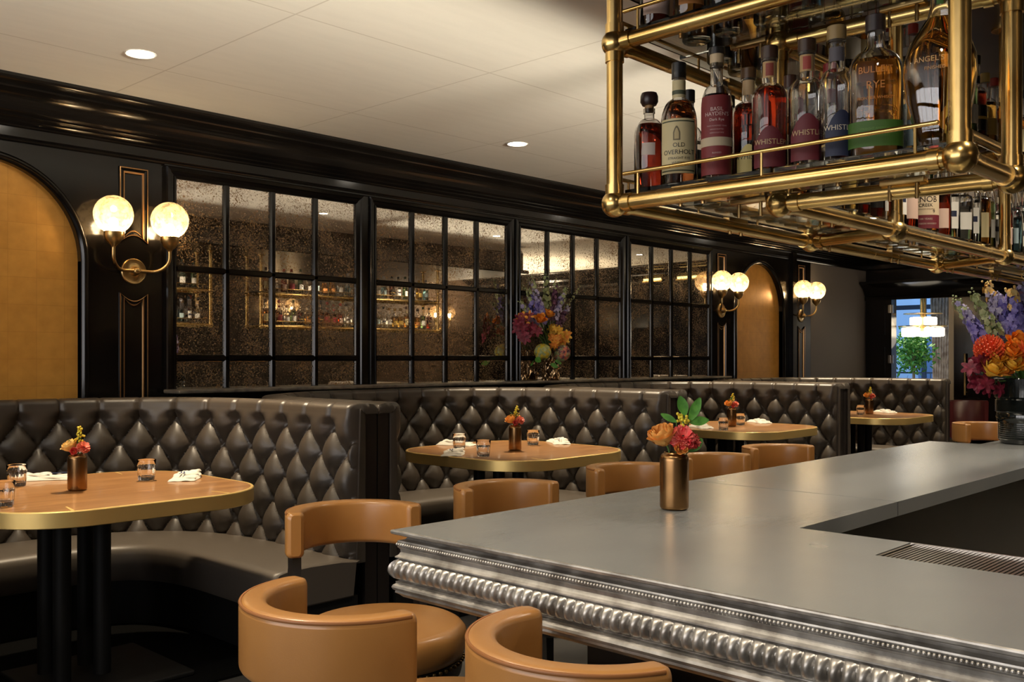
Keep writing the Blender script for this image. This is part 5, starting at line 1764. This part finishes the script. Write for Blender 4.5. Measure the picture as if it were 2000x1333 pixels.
vases = [((151, 958), TZ + 0.0007, 'nearest table', 1), ((1006, 880), TZ + 0.0007, 'second table', 2), ((1429, 833), TZ + 0.0007, 'third table', 3), ((1698, 809), TZ + 0.0007, 'farthest table', 4),
         ((1317, 995), BZ + 0.0003, 'bar top', 5)]
for i, ((px, py), z, where, s) in enumerate(vases):
    p = P(px, py, z=z)
    o = bv if i == 0 else copy_tree(bv)
    o.location = p; o['label'] = 'copper bud vase on the %s' % where; o['group'] = 'copper bud vases'
    mouth = (p.x, p.y, z + 0.12)
    top = (p.x, p.y, z + 0.157)
    g = 'flowers in the copper vases'
    toc = (-p.x, -p.y, 0.25 * abs(p.x))
    cam_ax = Vector((-CT, -ST, 0.75))
    if where == 'bar top':
        flower('rose', 'large orange rose in the copper vase on the bar top', 'flower', off(top, -0.032, 0.040, -0.012), off((0, 0, 0), -0.35, 0.95, -0.30), lambda mb, c, ax: bloom_rose(mb, c, 0.039, ax, 3, 0, 0), [MT['peach'], MT['yellowp']], off(mouth, -0.004, 0), g)
        flower('carnation', 'crimson carnation in the copper vase on the bar top', 'flower', off(top, 0.018, 0.040, -0.022), off((0, 0, 0), 0.05, 0.6, -0.7), lambda mb, c, ax: bloom_carnation(mb, c, 0.034, ax, 4, 80), [MT['pink']], off(mouth, 0.006, 0), g)
        flower('carnation', 'smaller crimson carnation at the right of the bar vase', 'flower', off(top, 0.050, 0.030, -0.005), off((0, 0, 0), 0.6, 0.5, -0.4), lambda mb, c, ax: bloom_carnation(mb, c, 0.022, ax, 8, 60), [MT['pink']], off(mouth, 0.010, 0), g)
        flower('rosebud', 'peach rosebud low in the bar vase', 'flower', off(top, 0.012, 0.014, -0.036), off((0, 0, 0), 0.0, 0.2, -1), lambda mb, c, ax: bloom_rose(mb, c, 0.017, ax, 9), [MT['peach']], off(mouth, 0.004, 0, -0.006), g)
        flower('yellow_sprig', 'yellow budded sprig above the carnation on the bar', 'flower', off(top, 0.026, 0.090, 0.0), (0, 0, 1), lambda mb, c, ax: [mb.ball(tuple(Vector(c) + Vector((random.uniform(-.016, .016), random.uniform(-.016, .016), random.uniform(-.02, .016)))), 0.0045, 8) for _ in range(26)], [MT['yellow']], off(mouth, 0.003, 0), g)
        for r_, u_, dr, du, df, L, Wd, lab in [(0.030, 0.10, -0.25, 1.0, 0.0, 0.055, 0.030, 'upright broad green leaf, left of two, over the bar flowers'), (0.042, 0.085, 0.45, 1.0, -0.1, 0.070, 0.028, 'tallest upright green leaf over the bar flowers'),
                                      (0.006, 0.082, -0.9, 0.5, 0.0, 0.048, 0.018, 'narrow green leaf pointing left over the bar rose'), (0.040, 0.082, 1.0, 0.12, -0.1, 0.055, 0.026, 'green leaf pointing right over the crimson carnation'), (0.040, 0.002, 0.7, 0.7, -0.2, 0.050, 0.030, 'green leaf low at the right of the bar vase')]:
            foot = off(mouth, 0.002, 0)
            t = thing('leaf_sprig', lab, 'leaf', foot, 0, 'leaves in the bar vase')
            mb = MB()
            a = off(top, r_, u_) - Vector(foot)
            dd = Vector((dr * ST + df * CT, -dr * CT + df * ST, du))
            q = dd.normalized()
            nrm = Vector((-CT, -ST, 0.2))
            xx = q.cross(nrm).normalized(); zz = xx.cross(q)
            M = Matrix.Translation(a) @ Matrix((( xx.x, q.x, zz.x, 0), (xx.y, q.y, zz.y, 0), (xx.z, q.z, zz.z, 0), (0, 0, 0, 1)))
            mb.grid(leaf_shape(L, Wd, 0.12, 10), M=M)
            mb.build('leaf_blade', MT['leaf'], t, 60)
            mb = MB(); mb.tube([(0, 0, 0), tuple(a * 0.5), tuple(a)], 0.0016, 6); mb.build('stem', MT['stem'], t)
    else:
        m1 = MT['yellowp'] if s == 1 else MT['peach']
        flower('rose', '%s rose in the copper vase on the %s' % ('pale yellow' if s == 1 else 'peach', where), 'flower', off(top, -0.024, 0.030, -0.01), off((0, 0, 0), -0.4, 0.8, -0.3), lambda mb, c, ax: bloom_rose(mb, c, 0.034, ax, 3 + s), [m1], off(mouth, -0.004, 0), g)
        flower('carnation', 'coral carnation in the copper vase on the %s' % where, 'flower', off(top, 0.030, 0.028, -0.01), off((0, 0, 0), 0.5, 0.7, -0.4), lambda mb, c, ax: bloom_carnation(mb, c, 0.027, ax, 4 + s, 55), [MT['coral']], off(mouth, 0.006, 0), g)
        flower('rosebud', 'small red rosebud in front, in the vase on the %s' % where, 'flower', off(top, 0.002, 0.014, -0.034), off((0, 0, 0), 0.1, 0.3, -1), lambda mb, c, ax: bloom_rose(mb, c, 0.015, ax, 9), [MT['pink']], off(mouth, 0.0, 0, -0.006), g)
        flower('yellow_sprig', 'yellow budded sprig in the vase on the %s' % where, 'flower', off(top, 0.010, 0.085, 0.0), (0, 0, 1), lambda mb, c, ax: [mb.ball(tuple(Vector(c) + Vector((random.uniform(-.016, .016) * (1.3 - k / 30), random.uniform(-.016, .016) * (1.3 - k / 30), -0.03 + k * 0.0021))), 0.0050, 7) for k in range(30)], [MT['yellow']], off(mouth, 0.003, 0), g)
        t = thing('leaf_sprig', 'green leaf sprig in the vase on the %s' % where, 'leaf', off(mouth, 0, 0), 0, g)
        mb = MB()
        for k, (dr, du, L) in enumerate([(-0.5, 0.9, 0.05), (0.6, 0.6, 0.04), (-0.8, 0.5, 0.035), (0.1, 1.0, 0.05)]):
            leaf(mb, Vector((0.004 * dr, 0, 0.04 + (0.045 if s != 1 else 0.02) * (k in (0, 2, 3)))), (dr * ST, -dr * CT, du), L, 0.016, 0.4 * k)
        mb.build('leaf_blades', MT['leaf'], t, 60)

# ---------------------------------------------------------------- tall arrangements
def spike(mb, c, d, L, r, n, seed, tip=1, taper=True):
    rd = random.Random(seed)
    d = Vector(d).normalized()
    a = d.cross(Vector((0, 0, 1)));
    if a.length < 0.05: a = Vector((1, 0, 0))
    a.normalize(); b = d.cross(a)
    for k in range(n):
        q = (k + 0.5) / n
        th = k * 2.4 + rd.uniform(-.5, .5)
        rad = r * (1.15 - 0.65 * q) * rd.uniform(0.45, 1.25)
        o = (math.cos(th) * a + math.sin(th) * b)
        p = Vector(c) + d * L * (q + rd.uniform(-.03, .03)) + o * rad
        fl = 0.019 * (1.10 - 0.55 * q) * (r / 0.03) * rd.uniform(0.7, 1.2)
        ax = (o + d * 0.25).normalized()
        mi = tip if q > 0.70 + rd.uniform(-.2, .2) else 0
        if q > 0.90:
            mb.ball(tuple(p), fl * 0.45, 6, mi)
        else:
            B = Matrix.Translation(p) @ ax.to_track_quat('Z', 'Y').to_matrix().to_4x4()
            for j in range(5):
                M = B @ Matrix.Rotation(2 * PI * j / 5 + th, 4, 'Z') @ Matrix.Rotation(R(-62), 4, 'X')
                petal_patch(mb, M, fl * 0.55, fl * 1.0, 0.5, 0.1, 2, 2, 0, mi)
def stem_mesh(t, a, r=0.004):
    a = Vector(a)
    mb = MB(); mb.tube([(0, 0, 0), tuple(a * 0.5 + Vector((0, 0, 0.04))), tuple(a)], r, 6); mb.build('stem', MT['stem'], t)
def delph(foot, base, tipv, r, mats, lab, seed, grp, n=46, name='delphinium_stem'):
    foot, base, tipv = Vector(foot), Vector(base), Vector(tipv)
    t = thing(name, lab, 'flower', foot, 0, grp)
    mb = MB(); spike(mb, base - foot, tipv - base, (tipv - base).length, r, n, seed)
    mb.build('florets', mats, t, 60)
    stem_mesh(t, base - foot + (tipv - base) * 0.2)
def tulip(foot, pos, axis, r, mat, lab, grp, seed, name='tulip'):
    foot, pos = Vector(foot), Vector(pos)
    t = thing(name, lab, 'flower', foot, 0, grp)
    mb = MB()
    B = Matrix.Translation(pos - foot) @ Vector(axis).normalized().to_track_quat('Z', 'Y').to_matrix().to_4x4()
    for k, (n, w, tl_) in enumerate([(3, 0.75, 0.0), (4, 0.85, 0.12), (4, 0.85, 0.3)]):
        for j in range(n):
            M = B @ Matrix.Rotation(2 * PI * j / n + k * 0.6, 4, 'Z') @ Matrix.Translation((0, 0.05 * r * k, -r * 0.8)) @ Matrix.Rotation(-tl_, 4, 'X')
            petal_patch(mb, M, r * w, r * 1.75, 1.0, -0.05 + 0.12 * k, 6, 5, 0.02 * r, 0, seed + j)
    mb.build('blossom', mat, t, 60)
    stem_mesh(t, pos - foot - Vector(axis).normalized() * r * 0.8)
def spiky(foot, pos, r, mat, lab, grp, n=110, name='pincushion_flower'):
    foot, pos = Vector(foot), Vector(pos)
    t = thing(name, lab, 'flower', foot, 0, grp)
    mb = MB(); c = pos - foot
    mb.ball(tuple(c), r * 0.55, 14)
    for i in range(n):
        q = (i + .5) / n
        u = 1 - 1.7 * q; s_ = math.sqrt(max(0, 1 - u * u)); a = i * 2.39996
        d = Vector((s_ * math.cos(a), s_ * math.sin(a), u))
        mb.tube([tuple(c + d * r * 0.5), tuple(c + d * r * 0.85 + Vector((0, 0, 0.05 * r))), tuple(c + d * r + Vector((0, 0, 0.22 * r)))], [0.05 * r, 0.045 * r, 0.06 * r], 5)
    mb.build('blossom', mat, t, 60)
    stem_mesh(t, c)
def orchid(foot, pos, r, mats, lab, grp, seed, n=5, name='orchid_spray'):
    rd = random.Random(seed)
    foot, pos = Vector(foot), Vector(pos)
    t = thing(name, lab, 'flower', foot, 0, grp)
    mb = MB(); c = pos - foot
    for k in range(int(n * 2.2)):
        p = c + Vector((rd.uniform(-1, 1), rd.uniform(-1, 1), rd.uniform(-1, 1))) * r * 0.95
        ax = Vector((-CT + rd.uniform(-.5, .5), -ST + rd.uniform(-.5, .5), rd.uniform(-.3, .5))).normalized()
        B = Matrix.Translation(p) @ ax.to_track_quat('Z', 'Y').to_matrix().to_4x4()
        for j in range(6):
            M = B @ Matrix.Rotation(2 * PI * j / 6 + rd.uniform(-.2, .2), 4, 'Z') @ Matrix.Rotation(R(-60 + 10 * (j % 2)), 4, 'X')
            petal_patch(mb, M, r * 0.22, r * 0.66, 0.6, 0.3, 5, 3, 0, j % len(mats))
    mb.build('blossom', mats, t, 60)
    stem_mesh(t, c)
def hydrangea(foot, pos, r, mats, lab, grp, seed):
    rd = random.Random(seed)
    foot, pos = Vector(foot), Vector(pos)
    t = thing('hydrangea_head', lab, 'flower', foot, 0, grp)
    mb = MB(); c = pos - foot
    mb.ball(tuple(c), r * 0.72, 14, 0)
    for i in range(190):
        u = rd.uniform(-0.9, 1); a = rd.uniform(0, 2 * PI); s_ = math.sqrt(1 - u * u)
        d = Vector((s_ * math.cos(a), s_ * math.sin(a), u))
        B = Matrix.Translation(c + d * r * rd.uniform(0.8, 0.98)) @ d.to_track_quat('Z', 'Y').to_matrix().to_4x4() @ Matrix.Rotation(rd.uniform(0, 6), 4, 'Z')
        for j in range(4):
            M = B @ Matrix.Rotation(PI / 2 * j, 4, 'Z') @ Matrix.Rotation(R(-72), 4, 'X')
            petal_patch(mb, M, r * 0.16, r * 0.26, 0.4, 0.2, 3, 2, 0, rd.randrange(len(mats)))
    mb.build('blossom', mats, t, 60)
    stem_mesh(t, c)

# ledge arrangement (around px 1075, 757)
lv = P(1075, 750, Y=5.62)
LZ = 1.2063
vx, vy = lv.x, 5.605
t = thing('crumpled_metal_vase', 'crumpled dark bronze vase on the ledge before the third mirrored window', 'vase', (vx, vy, LZ))
G = []
rd = random.Random(5)
for i in range(60):
    a = 2 * PI * i / 60
    row_ = []
    for k in range(30):
        q = k / 29
        r = 0.075 + 0.010 * math.sin(3 * a + 7 * q) + 0.009 * math.sin(5 * a - 11 * q + 1) + 0.006 * math.sin(8 * a + 17 * q)
        row_.append((r * math.cos(a), r * 0.9 * math.sin(a), 0.27 * q))
    row_ += [(row_[-1][0] * 0.9, row_[-1][1] * 0.9, 0.268), (row_[-1][0] * 0.8, row_[-1][1] * 0.8, 0.05)]
    G.append(row_)
mb = MB(); mb.grid(G, closed_u=True)
mb.add([g[0] for g in G], [tuple(range(60))[::-1]])
mb.build('vase_body', pm('dark_bronze', (0.30, 0.20, 0.11), 0.12, 1.0), t, 60)
def lp(px, py, dy=0.0):
    q = P(px, py, Y=5.58 - dy); return q
foot = Vector((vx, vy, LZ + 0.22))
g = 'flowers in the ledge arrangement'
for i, (bx, by, tx, ty, mats, lab) in enumerate([
    ((1045), 632, 1015, 588, [MT['lilac'], MT['palegreen']], 'lilac flower spike leaning left in the ledge arrangement'),
    (1050, 625, 1030, 562, [MT['violet'], MT['palegreen']], 'violet flower spike, left of centre in the ledge arrangement'),
    (1060, 620, 1036, 540, [MT['lilac'], MT['palegreen']], 'lilac and pale green spike, tallest at left in the ledge arrangement'),
    (1068, 618, 1066, 535, [MT['palegreen'], MT['palegreen']], 'pale green spike upright at the centre of the ledge arrangement'),
    (1075, 620, 1088, 545, [MT['plum'], MT['palegreen']], 'plum-coloured spike at the top right of the ledge arrangement'),
    (1080, 625, 1108, 560, [MT['lilac'], MT['palegreen']], 'lilac spike right of the plum one in the ledge arrangement'),
    (1085, 632, 1136, 556, [MT['palegreen'], MT['palegreen']], 'pale budded spray reaching far right from the ledge arrangement'),
    (1085, 640, 1112, 598, [MT['plum'], MT['lilac']], 'dark plum spike low at the right of the ledge arrangement'),
    (1062, 628, 1052, 585, [MT['violet'], MT['violet']], 'deep violet spike low at the centre of the ledge arrangement')]):
    p0, p1 = lp(bx, by, 0.02 * (i % 3)), lp(tx, ty, 0.03 * (i % 3))
    delph(foot, p0, p1, 0.036 if i != 6 else 0.018, mats, lab, 20 + i, g, 52)
orchid(foot, lp(1030, 645, 0.08), 0.075, [MT['magenta'], MT['magenta']], 'burgundy orchid spray low at the left of the ledge arrangement', g, 1, 6)
orchid(foot, lp(1022, 622, 0.06), 0.055, [MT['orange'], MT['magenta']], 'orange orchid above the burgundy spray on the ledge', g, 2, 4)
tulip(foot, lp(1056, 624, 0.10), (-0.5, -0.5, 0.6), 0.040, MT['orange'], 'round orange tulip at the middle of the ledge arrangement', g, 3)
tulip(foot, lp(1072, 614, 0.08), (0.2, -0.5, 0.8), 0.040, MT['orange'], 'orange tulip right of the round one on the ledge', g, 4)
spiky(foot, lp(1047, 648, 0.05), 0.045, MT['redorange'], 'red-orange pincushion between orchids and tulips on the ledge', g, 70)
orchid(foot, lp(1088, 645, 0.06), 0.050, [MT['amberp'], MT['amberp']], 'upper amber orchid cluster at the right of the ledge arrangement', g, 5, 6)
orchid(foot, lp(1098, 662, 0.06), 0.055, [MT['amberp'], MT['orange']], 'lower amber orchid cluster at the right of the ledge arrangement', g, 6, 7)
orchid(foot, lp(1084, 668, 0.08), 0.045, [MT['orange'], MT['orange']], 'orange orchid just above the green hydrangeas', g, 7, 5)
hydrangea(foot, lp(1060, 688, 0.08), 0.075, [MT['palegreen'], MT['palegreen'], MT['yellow']], 'green hydrangea head, left one over the bronze vase', g, 1)
hydrangea(foot, lp(1096, 690, 0.06), 0.085, [MT['palegreen'], MT['coral'], MT['palegreen'], MT['plum']], 'green and pink hydrangea head, right one over the bronze vase', g, 2)
t = thing('leaf_sprig', 'dark green leaves under the hydrangeas on the ledge', 'leaf', foot, 0, g)
mb = MB()
for k, (px, py) in enumerate([(1040, 708), (1046, 700), (1075, 712), (1084, 706)]):
    q = lp(px, py, 0.1) - foot
    leaf(mb, q, (-0.5 + 0.4 * k, -0.3, -0.1), 0.07, 0.05, 1.0)
mb.build('leaf_blades', MT['leaf'], t, 60)

# big arrangement on the bar
p = P(2004, 867, z=BZ)
VX, VY = p.x, p.y
t = thing('black_glass_vase', 'large ribbed black glass vase on the far part of the bar', 'vase', (VX, VY, BZ + 0.0003))
prof = [(0.0005, 0)] + [(0.10, 0.0), (0.115, 0.004), (0.12, 0.02)]
z = 0.02
for k in range(8): prof += [(0.124 - 0.001 * k * 0, z + 0.004), (0.120, z + 0.008)]; z += 0.010
prof += [(0.128, z + 0.01), (0.132, z + 0.03), (0.128, z + 0.05)]
z += 0.055
for k in range(8): prof += [(0.137, z + 0.003), (0.131, z + 0.006)]; z += 0.0075
prof += [(0.130, z + 0.004), (0.139, z + 0.012), (0.141, z + 0.10), (0.138, z + 0.103), (0.132, z + 0.10), (0.12, 0.03), (0.0005, 0.02)]
VH = z + 0.103
mb = MB(); mb.lathe(prof, 48, cap0=False, cap1=False); mb.build('vase_body', MT['black_glass'], t, 25)
foot = Vector((VX, VY, BZ + VH - 0.08))
D0 = VX * CT + VY * ST
def bp_(px, py, dd=0.0): return P(px, py, d=D0 - dd)
g = 'flowers in the big bar arrangement'
for i, (bx, by, tx, ty, r, mats, lab) in enumerate([
    (1935, 690, 1862, 580, 0.030, [MT['lilac'], MT['palegreen']], 'longest lilac spike leaning left over the bar'),
    (1925, 670, 1880, 600, 0.028, [MT['violet'], MT['lilac']], 'violet spike just under the longest lilac one'),
    (1950, 660, 1895, 565, 0.026, [MT['palegreen'], MT['palegreen']], 'pale green budded spike at the left of the big arrangement'),
    (1960, 655, 1925, 548, 0.030, [MT['lilac'], MT['yellowp']], 'lilac spike with yellow buds reaching to the brass rack'),
    (1975, 650, 1945, 570, 0.034, [MT['violet'], MT['lilac']], 'deep violet spike at the middle of the big arrangement'),
    (1985, 645, 1975, 560, 0.034, [MT['violet'], MT['yellowp']], 'broad violet spike upright in the big arrangement'),
    (1965, 640, 1935, 605, 0.030, [MT['plum'], MT['plum']], 'dark plum leaves and buds inside the big arrangement'),
    (1995, 640, 1998, 550, 0.034, [MT['plum'], MT['lilac']], 'plum spike at the right edge of the picture'),
    (2000, 650, 2030, 570, 0.036, [MT['violet'], MT['lilac']], 'violet spike cut off by the right edge of the picture'),
    (1950, 665, 1915, 640, 0.032, [MT['violet'], MT['violet']], 'low violet spike above the red pincushion flower'),
    (1985, 620, 1990, 590, 0.036, [MT['violet'], MT['plum']], 'dense violet spike low in the middle of the big arrangement')]):
    delph(foot, bp_(bx, by, 0.04 * (i % 3 - 1)), bp_(tx, ty, 0.06 * (i % 3 - 1)), r * 1.15, mats, lab, 50 + i, g, 60)
spiky(foot, bp_(1932, 688, 0.10), 0.070, MT['redorange'], 'large red-orange pincushion flower in the big arrangement', g, 150)
for i, (px, py, r, m_, lab) in enumerate([
    (1948, 697, 0.042, 'amberp', 'yellow tulip beside the pincushion flower'), (1975, 688, 0.040, 'orange', 'orange tulip above the yellow one, centre of the big arrangement'), (1988, 670, 0.042, 'orange', 'topmost orange tulip in the big arrangement'),
    (1978, 712, 0.040, 'amberp', 'amber tulip over the vase rim'), (1998, 712, 0.040, 'orange', 'orange tulip at the right edge over the vase rim'), (1938, 722, 0.046, 'amberp', 'double amber tulip hanging at the left of the black vase'),
    (1958, 725, 0.036, 'orange', 'orange tulip low over the vase rim'), (2003, 686, 0.042, 'redorange', 'red-orange tulip at the right edge of the picture')]):
    tulip(foot, bp_(px, py, 0.12 + 0.02 * (i % 2)), (-0.5 * CT + 0.1 * i - 0.4, -0.6, 0.7), r, MT[m_], lab, g, i)
orchid(foot, bp_(1918, 728, 0.10), 0.060, [MT['magenta'], MT['magenta']], 'upper magenta orchid left of the black vase', g, 11, 4)
orchid(foot, bp_(1930, 748, 0.10), 0.052, [MT['magenta'], MT['magenta']], 'lower magenta orchid hanging beside the black vase', g, 12, 3)
